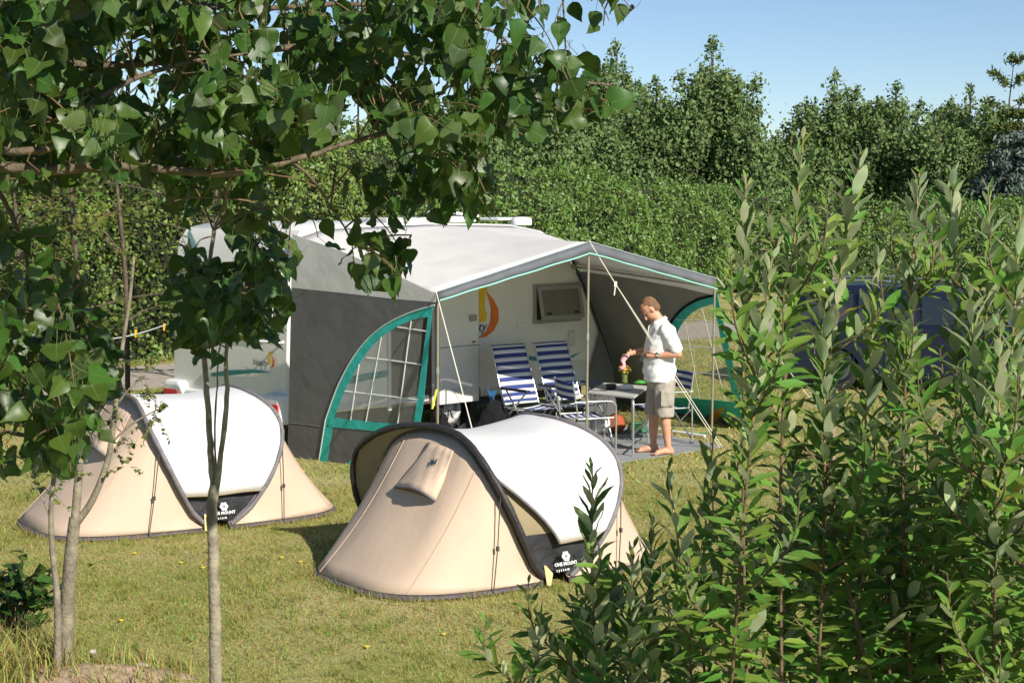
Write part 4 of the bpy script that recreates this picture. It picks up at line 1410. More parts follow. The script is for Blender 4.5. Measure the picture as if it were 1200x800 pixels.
# shorts
so = MB()
rg = [ringe(-.01, .98, .14, .175), ringe(-.01, .88, .15, .185), ringe(-.01, .80, .152, .19), ringe(-.01, .74, .14, .185)]
so.grid(rg, True); so.poly(rg[0][::-1]); so.poly(rg[-1])
for s, x0, x1 in ((1, -.01, -.02), (-1, .005, .055)):
    lr = [ringe(x0, .84, .125, .095, cy=s * .09), ringe((x0 + x1) / 2, .66, .118, .098, cy=s * .10), ringe(x1, .50, .108, .100, cy=s * .105), ringe(x1, .43, .106, .102, cy=s * .108)]
    so.grid(lr, True); so.poly(lr[0]); so.poly(lr[-1][::-1])
so.box((-.02, .205, .64), (.14, .03, .17))
def sodef(c):
    n_ = .008 * noise.noise(Vector((c.x * 9, c.y * 9, c.z * 6 + 7))) + .006 * noise.noise(Vector((c.x * 20, c.y * 18, c.z * 14)))
    return c + Vector((c.x, c.y * .7, 0)).normalized() * n_
bake(so, 'shorts', m_short, [('REMESH', dict(mode='VOXEL', voxel_size=.010)), ('SMOOTH', dict(iterations=3, factor=.5))], man, deform=sodef)
# wrist watch
wd = (Vector((.11, .18, 1.125)) - Vector((-.135, .265, 1.145))).normalized()
wc = Vector((.11, .18, 1.125)) - wd * .02
R = wd.to_track_quat('Z', 'Y').to_matrix()
wt = MB().lathe([(.0305, -.009), (.034, -.008), (.034, .008), (.0305, .009)], wc, 18, R).build('watch', m_seal, man, smooth=True, world=False)
MB().lathe([(.001, .006), (.015, .006), (.016, 0)], wc + Vector((.006, .031, .004)), 14, Matrix.Rotation(radians(-90), 3, 'X')).build('watch_face', m_alu, wt, world=False)
# paper in the far hand and dark case in the near hand
Wm = wm(man)
ph_ = Wm @ (hR + Vector((.0, .0, -.005)))
rows = []
for i in range(9):
    z = .015 - .17 * i / 8
    wv = .012 * sin(i * 1.3)
    wdt = .030 + .012 * sin(i * .9)
    rows.append([ph_ + Vector((-.012 - wdt + wv - .004 * i, .01 * sin(i), z)), ph_ + Vector((-.012 + wv - .004 * i, -.008, z - .004)), ph_ + Vector((-.012 + wdt + wv - .004 * i, .008 * cos(i), z - .01 * (i == 8)))])
MB().grid(rows).build('paper_slip', mat('pink_paper', (.74, .38, .40), .8, .06, 20), origin=ph_, smooth=True, solid=.0015, label='crumpled pink slip of paper dangling from the hand', cat='paper')
pc_ = Wm @ Vector((.255, .15, 1.095))
MB().box(pc_, (.055, .03, .085), Matrix.Rotation(radians(18), 3, 'Y')).build('dark_case', m_seal, origin=pc_, bevel=.008, label='small dark case held in the hand with the watch', cat='case')

# ================================================================== PARKED CAR
m_carp = mat('car_blue_paint', (0.010, 0.014, 0.036), 0.35, 0.1, 3, coat=0.15)
m_carg = mat('car_glass', (0.02, 0.025, 0.03), 0.04, 0.1, 3, spec=0.8)
m_blk = mat('car_black_trim', (0.02, 0.02, 0.02), 0.6, 0.1)
def make_car(loc, rz, label):
    c = empty('parked_car', loc, rz, label, 'car')
    # local: x towards the bonnet, y away from the viewer side, z up ; length 4.4 width 1.75
    bodyp = [(-2.15, .32), (-2.2, .55), (-2.18, .9), (-2.1, 1.0), (0.95, .98), (1.5, .92), (2.0, .80), (2.18, .62), (2.18, .36), (2.05, .26)]
    def archpts(xc, r=.36, z=.26):
        return [(xc + r * cos(a), z + r * sin(a) * 1.02) for a in [pi * k / 10 for k in range(11)]]
    pr = bodyp + archpts(1.38) + archpts(-1.32) + [(-2.05, .26)]
    sec = [(0, .05), (.05, .0), (1.70, .0), (1.75, .05)]
    rows = []
    for y, d in sec:
        rows.append([(x * (1 - d * .25), y, z - d * (.5 if z > .7 else -.2)) for x, z in pr])
    m_ = MB().grid(rows, True); m_.poly(rows[0][::-1]); m_.poly(rows[-1])
    m_.build('body', m_carp, c, world=False, fixn=True, autosmooth=True)
    roof = [(-2.08, .99), (-1.92, 1.42), (-1.75, 1.53), (-.9, 1.58), (.1, 1.53), (.45, 1.44), (1.12, .97)]
    rows = []
    for y, d in ((.10, .12), (.15, .0), (1.60, .0), (1.65, .12)):
        rows.append([(x * (1 - d * .25), y + (0 if z < 1.1 else (.07 if y < .8 else -.07)), z - (d * .35 if z > 1.1 else 0)) for x, z in roof])
    m_ = MB().grid(rows); m_.poly(rows[0][::-1]); m_.poly(rows[-1])
    m_.build('cabin', m_carp, c, world=False, fixn=True, autosmooth=True)
    def sidew(y, s, name, pts):
        q = []
        for x, z in pts:
            f = (z - .99) / .45
            q.append(Vector((x, (.105 + .055 * f + .0) if s < 0 else 1.645 - .055 * f, z)))
        MB().prism([v + Vector((0, s * .012, 0)) for v in q], (0, -s * .01, 0)).build(name, m_carg, c, world=False)
    for s in (-1, 1):
        sidew(0, s, 'side_window', [(-1.95, 1.02), (-1.84, 1.36), (-1.70, 1.43), (-1.12, 1.45), (-1.10, 1.02)])
        sidew(0, s, 'side_window', [(-1.02, 1.02), (-1.04, 1.455), (-.18, 1.44), (-.16, 1.02)])
        sidew(0, s, 'side_window', [(-.08, 1.02), (-.10, 1.435), (.15, 1.40), (.40, 1.34), (.86, 1.02)])
    def quad(name, pts, off):
        MB().prism([Vector(p) for p in pts], off).build(name, m_carg, c, world=False)
    quad('windscreen', [(1.10, .22, 1.0), (1.10, 1.53, 1.0), (.50, 1.46, 1.425), (.50, .29, 1.425)], (.014, 0, .018))
    quad('rear_screen', [(-2.09, .25, 1.05), (-2.09, 1.50, 1.05), (-1.95, 1.45, 1.38), (-1.95, .30, 1.38)], (-.02, 0, .008))
    for y in (.25, 1.50):
        MB().tube([(-1.75, y, 1.57), (-1.6, y, 1.625), (-.9, y, 1.645), (-.05, y, 1.60), (.1, y, 1.55)], .018, 6).build('roof_rail', m_alu, c, smooth=True, world=False)
    for x in (-.62, .35):
        MB().box((x, -.012, .88), (.16, .03, .025)).build('door_handle', m_blk, c, world=False, bevel=.006)
    MB().box((.88, .02, 1.06), (.12, .20, .12)).build('mirror', m_carp, c, world=False, bevel=.02)
    MB().box((2.14, .30, .68), (.10, .38, .15)).build('headlight', m_gw, c, world=False, bevel=.02)
    MB().box((2.14, 1.45, .68), (.10, .38, .15)).build('headlight', m_gw, c, world=False, bevel=.02)
    MB().box((-2.17, .20, .85), (.06, .22, .3)).build('tail_light', m_red, c, world=False, bevel=.02)
    MB().box((-2.17, 1.55, .85), (.06, .22, .3)).build('tail_light', m_red, c, world=False, bevel=.02)
    for x in (1.38, -1.32):
        wheel(c, x, .10, .31, .31, -1)
        wheel(c, x, 1.65, .31, .31, 1)
    for x in (-1.06, -.13, .90):
        MB().box((x, .0035, .70), (.010, .012, .52)).build('door_gap', m_blk, c, world=False)
    return c
cp = G(1076, 459)
make_car(cp + Vector((0, -.4, 0)), radians(-26), 'dark blue estate car parked on the lawn behind the right-hand shrubs')
# wooden posts
m_post = mat('weathered_wood', (.26, .20, .14), .9, .25, 12, .5, 40, stretch=(4, 4, .6))
def post(p, h, w, label):
    e = empty('wooden_post', p, .3, label, 'post')
    MB().box((0, 0, h / 2 - .1), (w, w, h + .2)).build('shaft', m_post, e, world=False, bevel=.008)
    MB().box((0, 0, h + .012), (w * 1.25, w * 1.25, .025)).build('cap', m_post, e, world=False, bevel=.005)
post(G(972, 541), .42, .10, 'short wooden post on the lawn between the shrub stems')
pq = At(976, 372, 44); pq.z = 0
post(pq, 1.35, .11, 'thin wooden post against the hedge behind the car roof')
# clothes line with two pegs from a tree to the caravan
m_peg = mat('peg_yellow', (.75, .42, .02), .5, .05)
la, lb = At(95, 401, 16.5), rear(198, 379, .02)
e = empty('clothes_line', lb, 0, 'white clothes line with yellow pegs tied between tree and caravan corner', 'clothes line')
ln = [la.lerp(lb, i / 10) - Vector((0, 0, .04 * sin(pi * i / 10))) for i in range(11)]
MB().tube(ln, .006, 5).build('line', m_gw, e)
for f in (.56, .93):
    q = la.lerp(lb, f) - Vector((0, 0, .03))
    pg = MB().box(q, (.016, .02, .085)).box(q + Vector((.010, 0, .02)), (.008, .02, .05)).build('peg', m_peg, e)

# ================================================================== GRASS
def inside_sheet(x, y):
    return inpoly(x, y, GSPOLY)
def grass(n, y0, y1, hgt, wid, name, label):
    yy = np.sqrt(RNG.random(n) * (y1 ** 2 - y0 ** 2) + y0 ** 2)
    xx = (RNG.random(n) * 2 - 1) * .315 * yy
    keep = np.array([not inside_sheet(a, b) for a, b in zip(xx, yy)])
    # keep the gravel path clear
    rel = np.stack([xx - p_a.x, yy - p_a.y], 1)
    dist = np.abs(rel[:, 0] * pn.x + rel[:, 1] * pn.y)
    keep &= dist > 1.5
    xx, yy = xx[keep], yy[keep]
    n = len(xx)
    patch = np.array([noise.noise(Vector((a * .8, b * .8, 3))) for a, b in zip(xx, yy)])
    h = hgt * (.55 + .7 * RNG.random(n)) * (1 - .35 * np.clip(patch * 2, -1, 1))
    a = RNG.random(n) * 2 * pi
    bxv = np.stack([np.cos(a), np.sin(a), np.zeros(n)], 1) * (wid * (.7 + .6 * RNG.random(n)))[:, None] * .5
    lean = RNG.normal(size=(n, 2)) * .95
    base = np.stack([xx, yy, np.zeros(n)], 1)
    tip = base + np.stack([lean[:, 0] * h, lean[:, 1] * h, h], 1)
    V = np.stack([base - bxv, base + bxv, tip], 1).reshape(-1, 3)
    o = npmesh(name, V, np.arange(n * 3).reshape(n, 3), L_grass, kind='stuff')
    tag(o, label, 'grass')
L_grass = leafmat('grass_blades', (0.36, 0.385, 0.10), (0.36, 0.385, 0.10), 0.3, 0.7, 0.4, 2.0, spec=.2)
grass(150000, 9.6, 17.5, .024, .007, 'lawn_grass', 'short dry summer grass of the lawn round the tents')
grass(90000, 17.5, 44, .05, .02, 'far_lawn_grass', 'short summer grass of the lawn beyond the awning')

def clumps(n, name, label):
    rs = np.random.default_rng(3)
    V = []
    for _ in range(n):
        y = sqrt(rs.random() * (17.0 ** 2 - 9.6 ** 2) + 9.6 ** 2); x = (rs.random() * 2 - 1) * .31 * y
        if inside_sheet(x, y): continue
        m = int(6 + rs.random() * 16)
        for _ in range(m):
            a = rs.random() * 6.283; r = .07 * sqrt(rs.random()); h = .035 + .045 * rs.random()
            bx_, by_ = x + r * cos(a), y + r * sin(a)
            l = rs.normal(size=2) * .5; w = rs.random() * 6.283
            V += [(bx_ - .0035 * cos(w), by_ - .0035 * sin(w), 0), (bx_ + .0035 * cos(w), by_ + .0035 * sin(w), 0), (bx_ + l[0] * h, by_ + l[1] * h, h)]
    o = npmesh(name, V, np.arange(len(V)).reshape(-1, 3), leafmat('clump_grass', (.22, .29, .06), (.22, .29, .06), .3, .7, .4, 1.6, spec=.2), kind='stuff')
    tag(o, label, 'grass')
clumps(1400, 'grass_clumps', 'greener unmown clumps of grass scattered over the lawn')
def hem_grass(name, label, curves):
    rs = np.random.default_rng(8)
    V = []
    for pts in curves:
        for a, b in zip(pts[:-1], pts[1:]):
            for _ in range(int((b - a).length * 420)):
                p = a.lerp(b, rs.random()); x = p.x + rs.normal() * .022; y = p.y + rs.normal() * .022
                h = .025 + .045 * rs.random() ** 2; l = rs.normal(size=2) * .5; w = rs.random() * 6.283
                V += [(x - .0035 * cos(w), y - .0035 * sin(w), 0), (x + .0035 * cos(w), y + .0035 * sin(w), 0), (x + l[0] * h, y + l[1] * h, h)]
    o = npmesh(name, V, np.arange(len(V)).reshape(-1, 3), L_grass, kind='stuff')
    tag(o, label, 'grass')
hem_grass('uncut_grass', 'longer grass left standing along the tent hems', TENT_HEMS)
# yellow flowers dotted in the lawn
m_dan = mat('dandelion_yellow', (.75, .55, .02), .7, .1)
for px, py in [(158, 650), (212, 661), (238, 667), (142, 729), (246, 667), (300, 604), (356, 553), (330, 655), (352, 660), (430, 760), (520, 745)]:
    p = G(px, py)
    MB().lathe([(.001, .010), (.012, .010), (.018, .005), (.007, 0)], (0, 0, .012), 9).tube([(0, 0, 0), (.003, 0, .014)], .003, 5).build('dandelion', m_dan, origin=None, label='tiny yellow flower in the dry lawn before the tents', cat='flower', group='yellow flowers in the lawn').location = p

# ================================================================== LEAVES
def leaf_mesh(name, prof, fold, curl, wave, mats, petiole=.5, seed=0, twist=0.0):
    """leaf along +y, length 1, upper face +z; prof: (t, half width)"""
    r = random.Random(seed)
    mbx = MB()
    L = []; C = []; R = []
    for i, (t, w) in enumerate(prof):
        z = -curl * t * t + .015 * r.uniform(-1, 1)
        cx_ = twist * t * t
        ed = w * math.tan(fold) + wave * sin(i * 2.1 + seed)
        C.append(Vector((cx_, t, z)))
        L.append(Vector((cx_ - w, t - .04 * w, z + ed)))
        R.append(Vector((cx_ + w, t - .04 * w, z + w * math.tan(fold) + wave * cos(i * 1.7 + seed))))
    mbx.grid([L, C]) ; mbx.grid([C, R])
    mbx.cur = 1
    mbx.grid([[c + Vector((-.009 * (1 - i / len(C)), 0, .006)) for i, c in enumerate(C)], [c + Vector((.009 * (1 - i / len(C)), 0, .006)) for i, c in enumerate(C)]])
    if petiole:
        mbx.cur = 1
        p = [Vector((0, -petiole, petiole * .25)), Vector((0, -petiole * .5, petiole * .06)), Vector((0, .03, 0))]
        mbx.tube(p, [.014, .012, .010], 3, False)
    me = mbx.mesh(name, mats, True)
    bm = bmesh.new(); bm.from_mesh(me)
    bmesh.ops.remove_doubles(bm, verts=bm.verts, dist=1e-5)
    bm.normal_update()
    for f in bm.faces:
        if len(f.verts) == 4 and f.normal.z < 0 and f.calc_center_median().y > .02:
            f.normal_flip()
    bm.to_mesh(me); bm.free()
    return me
POP = [(0, .10), (.015, .24), (.09, .37), (.22, .43), (.38, .405), (.56, .30), (.74, .16), (.88, .06), (1.0, .004)]
POP2 = [(0, .05), (.04, .20), (.13, .34), (.27, .41), (.44, .375), (.61, .265), (.77, .14), (.90, .05), (1.0, .004)]
WIL = [(0, .01), (.10, .06), (.28, .13), (.48, .168), (.66, .162), (.82, .112), (.93, .055), (1.0, .006)]
WIL2 = [(0, .01), (.12, .07), (.30, .125), (.52, .15), (.72, .13), (.88, .07), (1.0, .005)]
m_twig_d = mat('twig_brown', (0.15, 0.10, 0.045), 0.7, 0.3, 20)
L_pop = leafmat('poplar_leaf', (0.040, 0.095, 0.014), (0.07, 0.12, 0.038), 0.28, 0.42, 0.5, 0.7, spec=.5, tcol=(.11, .21, .02))
L_wil = leafmat('willow_leaf', (0.115, 0.245, 0.035), (0.43, 0.50, 0.29), 0.30, 0.5, 0.3, 0.7, spec=.4)
L_small = leafmat('small_leaf', (0.10, 0.17, 0.025), (0.13, 0.18, 0.06), 0.35, 0.5, 0.4, 1.0)
m_rib = mat('leaf_rib', (0.15, 0.19, 0.05), .6, .15)
m_pet = mat('petiole', (0.26, 0.24, 0.05), .6, .15)
pop_leaves = [leaf_mesh('leaf', [POP, POP2][i % 2], [.10, .24, .03, .18, .34, .50, -.15][i], [.10, .34, -.08, .2, .5, .25, .15][i], [.025, .045, .05, .02, .04, .03, .06][i], [L_pop, m_rib], .55, i + 3, [.0, .14, -.12, .05, -.18, .1, -.05][i]) for i in range(7)]
wil_leaves = [leaf_mesh('leaf', [WIL, WIL2][i % 2], [.25, .35, .10, .45][i], [.10, .22, -.05, .3][i], [.008, .014, .012, .01][i], [L_wil, m_pet], .10, i + 20, [.0, .06, -.06, .03][i]) for i in range(4)]
m_yleaf = mat('yellow_leaf', (.50, .37, .05), .5, .2, 20, transl=.2)
yel_leaf = leaf_mesh('leaf', WIL, .2, .2, .01, [m_yleaf, m_pet], .10, 77)
sml_leaves = [leaf_mesh('leaf', POP2, .2, .15, .02, [L_small, m_pet], .3, i + 40) for i in range(2)]

def orient(pos, d, nrm, size, wscale=1.0):
    y = d.normalized()
    z = nrm - y * nrm.dot(y)
    if z.length < 1e-4: z = y.orthogonal()
    z.normalize()
    x = y.cross(z)
    M = Matrix(((x.x * size * wscale, y.x * size, z.x * size, pos.x), (x.y * size * wscale, y.y * size, z.y * size, pos.y), (x.z * size * wscale, y.z * size, z.z * size, pos.z), (0, 0, 0, 1)))
    return M
def visible_px(p):
    v = p - _CO
    if v.dot(_FW) < .3: return None
    return proj(p)
def put_leaves(parent, mats4, meshes, cap=290):
    """the ones that show largest as parts, the rest joined as one part"""
    inv = wm(parent).inverted()
    def score(M):
        q = visible_px(M.translation)
        if q is None: return -1e9
        inside = -40 < q[0] < 1240 and -40 < q[1] < 840
        return (1000 if inside else 0) - (M.translation - _CO).length
    mats4 = sorted(mats4, key=score, reverse=True)
    for M in mats4[:cap]:
        o = bpy.data.objects.new('leaf', yel_leaf if meshes is wil_leaves and random.random() < .006 else random.choice(meshes))
        o.matrix_basis = inv @ M
        link(o, parent)
    rest = mats4[cap:]
    if rest:
        cache = []
        for me in meshes:
            me.calc_loop_triangles()
            V = np.empty(len(me.vertices) * 3); me.vertices.foreach_get('co', V)
            T = np.empty(len(me.loop_triangles) * 3, dtype=np.int32); me.loop_triangles.foreach_get('vertices', T)
            mi = np.empty(len(me.loop_triangles), dtype=np.int32); me.loop_triangles.foreach_get('material_index', mi)
            cache.append((np.c_[V.reshape(-1, 3), np.ones(len(me.vertices))], T.reshape(-1, 3), mi))
        VV = []; TT = []; II = []; off = 0
        for M in rest:
            V, T, mi = random.choice(cache)
            A = np.array(inv @ M)
            VV.append((V @ A.T)[:, :3]); TT.append(T + off); II.append(mi); off += len(V)
        npmesh('foliage', np.concatenate(VV), np.concatenate(TT), list(meshes[0].materials), parent, kind='stuff', matidx=np.concatenate(II), smooth=True)

DOWN = Vector((0, 0, -1))
def poplar_shoot(pts, out, leafsize, spacing, mask=None, first=0.12):
    """leaves on long stalks along a twig"""
    ang = random.uniform(0, 6)
    seg = [(b - a).length for a, b in zip(pts[:-1], pts[1:])]
    tot = sum(seg)
    x = tot * first
    while x <= tot:
        r = x
        i = 0
        while i < len(seg) - 1 and r > seg[i]:
            r -= seg[i]; i += 1
        a, b = pts[i], pts[i + 1]
        d = (b - a).normalized()
        p = a.lerp(b, min(1, r / seg[i]))
        x += spacing * random.uniform(.6, 1.4)
        ang += 2.4
        s = d.orthogonal().normalized(); t = d.cross(s)
        radial = s * cos(ang) + t * sin(ang)
        stalk = (radial * .9 + d * .5 + DOWN * .25 + Vector((0, 0, random.uniform(-.2, .2)))).normalized()
        size = leafsize * random.choice((random.uniform(.5, .9), random.uniform(.8, 1.2)))
        base = p + stalk * size * .5
        ld = (stalk * .6 + DOWN * random.uniform(-.1, 1.1) + Vector((random.gauss(0, .45), random.gauss(0, .45), 0))).normalized()
        nr = Vector((random.gauss(.2, .65), random.gauss(-.45, .65), random.uniform(.1, 1.1)))
        if mask is not None:
            q = proj(base + ld * size * .5)
            if not inpoly(q[0], q[1], mask): continue
        M = orient(base, ld, nr, size, random.uniform(.85, 1.1))
        out.append(M)

def nearest(p, pool):
    return min(pool, key=lambda q: (q - p).length_squared)

m_bark_br = mat('bark_branch_shaded', (0.135, 0.105, 0.068), 0.85, 0.35, 30, 0.5, 70)  # bark darkened to stand for the shade under the leaves
def make_poplar(name, label, base, limbs, zones, leafsize, bark=m_bark_br, seed=1, cat='tree', cap=290):
    """limbs: list of (points3d, radii); zones: (mask polygon in sight-line terms, depth range, shoots, length)"""
    random.seed(seed)
    t = empty(name, base, 0, label, cat)
    pool = []
    for pts, rad, nm in limbs:
        sp = spline(pts, 5)
        n = len(sp)
        rr = [rad[0] + (rad[1] - rad[0]) * (i / (n - 1)) + .0008 * random.uniform(-1, 1) for i in range(n)]
        for i, p in enumerate(sp):
            if nm != 'trunk': pool.append(p)
        sp = [p + Vector((random.gauss(0, .0015), random.gauss(0, .0015), random.gauss(0, .0015))) if 0 < i < n - 1 else p for i, p in enumerate(sp)]
        MB().tube(sp, rr, 8).build(nm, bark, t, smooth=True)
        if nm == 'trunk': pool += sp[int(len(sp) * .6):]
    M = []
    tw = MB()
    for mask, dr, count, length, bias in zones:
        xs = [p[0] for p in mask]; ys = [p[1] for p in mask]
        k = 0; guard = 0
        while k < count and guard < count * 30:
            guard += 1
            px, py = random.uniform(min(xs), max(xs)), random.uniform(min(ys), max(ys))
            if not inpoly(px, py, mask): continue
            k += 1
            p = At(px, py, random.uniform(*dr))
            q = nearest(p, pool)
            back = (p - q)
            d = (back.normalized() if back.length > .02 else Vector((1, 0, 0))) * .6 + Vector(bias) + Vector((random.gauss(0, .35), random.gauss(0, .45), random.gauss(0, .25)))
            d.normalize()
            ln = length * random.uniform(.6, 1.3)
            e = p + d * ln + Vector((0, 0, -.10 * ln))
            m_ = p + d * ln * .5 + Vector((0, 0, .03 * ln))
            pts = spline([p, m_, e], 4)
            n0 = len(M)
            poplar_shoot(pts, M, leafsize, .0205, mask)
            if len(M) == n0: continue
            while len(pts) > 2:
                q_ = proj(pts[-1])
                if inpoly(q_[0], q_[1], mask): break
                pts = pts[:-1]
            if back.length < .28:
                con = spline([q, q.lerp(p, .5) + Vector((0, 0, .06 * back.length)), p], 3)
                tw.tube(con[:-1] + pts, [.0034 - .0022 * i / (len(con) + len(pts)) for i in range(len(con) - 1 + len(pts))], 5, False)
            else:
                tw.tube(pts, [.003 - .0017 * i / len(pts) for i in range(len(pts))], 5, False)
    if tw.v:
        tw.build('twigs', m_twig_d, t, smooth=True, kind='stuff')
    put_leaves(t, M, pop_leaves, cap)
    return t, len(M)

# overhanging poplar: trunk stands left of the frame
def A(px, py, y): return At(px, py, y)
tb = At(-230, 400, 5.0); tb.z = 0
over_limbs = [([tb, tb + Vector((.03, 0, 1.2)), tb + Vector((.0, .02, 2.4)), tb + Vector((.06, 0, 3.4)), tb + Vector((.02, 0, 4.4))], (.075, .03), 'trunk'),
    ([tb + Vector((.0, .02, 2.55)), A(-60, 214, 4.9), A(60, 200, 4.9), A(150, 196, 4.9), A(270, 203, 4.95), A(340, 188, 5.0), A(420, 164, 5.05), A(472, 152, 5.1)], (.018, .0055), 'branch'),
    ([tb + Vector((.0, .02, 2.6)), A(-60, 190, 4.9), A(20, 178, 4.8), A(62, 172, 4.8), A(110, 118, 4.8), A(200, 78, 4.9), A(300, 62, 5.0)], (.014, .004), 'branch'),
    ([tb + Vector((.05, 0, 3.0)), A(-40, 70, 5.2), A(120, 78, 5.2), A(280, 62, 5.2), A(420, 52, 5.3), A(540, 82, 5.35), A(640, 92, 5.4), A(716, 100, 5.45)], (.016, .0035), 'branch'),
    ([tb + Vector((.05, 0, 3.2)), A(60, -30, 5.4), A(260, 10, 5.4), A(420, 5, 5.5), A(560, 30, 5.5), A(600, 55, 5.5)], (.014, .0035), 'branch'),
    ([tb + Vector((.04, 0, 3.5)), A(200, -90, 5.1), A(420, -60, 5.2), A(600, -25, 5.2), A(720, -8, 5.25)], (.013, .003), 'branch'),
    ([A(340, 188, 5.0), A(370, 215, 5.1), A(392, 250, 5.3), A(420, 290, 5.3)], (.006, .0025), 'branch'),
    ([A(420, 52, 5.3), A(470, 110, 5.25), A(500, 160, 5.2), A(520, 215, 5.2)], (.007, .0025), 'branch'),
    ([A(270, 203, 4.95), A(262, 240, 5.2), A(250, 270, 5.4)], (.005, .0025), 'branch')]
zoneTop = [(-60, -60), (640, -60), (640, 10), (628, 66), (738, 84), (742, 122), (690, 138), (640, 168), (592, 158), (576, 182), (572, 238), (548, 256), (500, 256), (482, 240), (474, 178), (440, 140), (400, 172), (330, 206), (240, 222), (150, 212), (60, 226), (-60, 228)]
zoneTop1 = [(-60, -60), (330, -60), (310, 20), (330, 90), (420, 130), (330, 206), (240, 214), (150, 206), (60, 218), (-60, 222)]
zoneMid = [(320, -60), (560, -60), (560, 40), (575, 160), (480, 175), (430, 140), (340, 100), (330, 50)]
zoneTip = [(540, -60), (600, -60), (642, 20), (628, 66), (738, 84), (744, 122), (690, 138), (640, 168), (592, 158), (560, 150), (545, 60)]
zoneHang = [(440, 120), (560, 130), (578, 182), (572, 240), (548, 258), (498, 256), (480, 235)]
zoneUR = [(640, -60), (748, -60), (744, 10), (715, 30), (690, 44), (650, 40), (640, 10)]
zoneLow = [(335, 195), (400, 175), (462, 200), (484, 270), (480, 320), (458, 346), (428, 338), (395, 300), (350, 262)]
zoneLow2 = [(190, 205), (345, 200), (345, 262), (300, 270), (190, 262)]
poplar, nA = make_poplar('poplar_tree', 'near poplar branch overhanging the top left with large glossy dark leaves', tb, over_limbs,
    [(zoneTop1, (4.6, 6.2), 190, .34, (.35, -.1, -.15)), (zoneMid, (4.8, 6.0), 92, .32, (.4, -.1, -.2)), (zoneTip, (5.0, 5.8), 44, .26, (.45, -.1, -.15)),
     (zoneHang, (5.0, 5.6), 28, .25, (.0, -.1, -.6)), (zoneUR, (5.0, 5.5), 13, .22, (.2, 0, -.4)), (zoneLow, (5.1, 5.6), 17, .24, (.1, 0, -.6)), (zoneLow2, (5.1, 5.9), 14, .28, (.0, 0, -.5))], .080, seed=21)

# poplar mass hanging in at the left edge
tb2 = At(-120, 500, 5.6); tb2.z = 0
left_limbs = [([tb2, tb2 + Vector((.0, 0, 1.0)), tb2 + Vector((.03, 0, 1.9)), tb2 + Vector((.05, 0, 2.7))], (.05, .015), 'trunk'),
    ([tb2 + Vector((.02, 0, 1.4)), A(-20, 470, 5.5), A(60, 455, 5.4), A(130, 440, 5.4)], (.009, .003), 'branch'),
    ([tb2 + Vector((.02, 0, 1.7)), A(-10, 390, 5.5), A(50, 360, 5.5), A(100, 330, 5.5)], (.009, .003), 'branch'),
    ([tb2 + Vector((.0, 0, 1.2)), A(-20, 540, 5.5), A(40, 510, 5.4), A(90, 500, 5.4)], (.008, .003), 'branch'),
    ([A(-30, 180, 5.7), A(0, 226, 5.7), A(20, 268, 5.7), A(32, 310, 5.7), A(34, 370, 5.7)], (.010, .005), 'branch'),
    ([A(130, 440, 5.4), A(160, 470, 5.4)], (.003, .002), 'branch')]
zoneL1 = [(-60, 250), (60, 260), (84, 310), (122, 380), (150, 420), (146, 450), (122, 480), (128, 520), (100, 520), (82, 556), (40, 545), (0, 560), (-60, 560)]
zoneL2 = [(36, 250), (70, 245), (90, 320), (70, 360), (40, 340)]
make_poplar('poplar_tree', 'leafy poplar boughs reaching in at the left edge above the farther tent', tb2, left_limbs,
    [(zoneL1, (5.0, 6.2), 64, .30, (.35, -.1, -.35)), (zoneL2, (5.2, 5.8), 3, .2, (.1, 0, -.4))], .088, seed=5)

# young poplar whose bare stem divides in front of the farther tent
sb = At(252, 700, 7.0)
gb = Vector((sb.x, 7.0, 0))
young = [([gb, At(253, 820, 7.0), At(252, 720, 7.0), At(250, 640, 7.0), At(248, 600, 7.0), At(252, 566, 7.0)], (.027, .021), 'trunk'),
    ([At(251, 580, 7.0), At(247, 530, 7.02), At(243, 470, 7.03), At(240, 415, 7.05), At(243, 340, 7.05), At(252, 262, 7.05), At(262, 190, 7.0)], (.015, .006), 'stem'),
    ([At(253, 578, 7.0), At(259, 530, 6.98), At(266, 465, 6.96), At(265, 420, 6.95), At(270, 350, 6.95), At(286, 280, 6.9)], (.013, .005), 'stem'),
    ([At(253, 560, 7.0), At(252, 500, 7.01), At(254, 450, 7.02), At(258, 400, 7.0)], (.005, .003), 'stem'),
    ([At(241, 425, 7.04), At(222, 395, 7.0), At(203, 340, 6.95), At(192, 290, 6.9)], (.006, .003), 'branch'),
    ([At(268, 395, 6.95), At(296, 355, 6.9), At(324, 318, 6.9), At(338, 300, 6.9)], (.006, .0025), 'branch')]
zoneY = [(196, 240), (350, 240), (346, 300), (338, 352), (322, 400), (300, 405), (282, 382), (262, 420), (230, 420), (206, 392), (196, 330)]
make_poplar('poplar_tree', 'slender young poplar with forked grey stem in front of the farther tent', gb, young,
    [(zoneY, (6.5, 7.3), 40, .30, (.1, -.1, -.45))], .094, seed=9, bark=m_bark_grey)

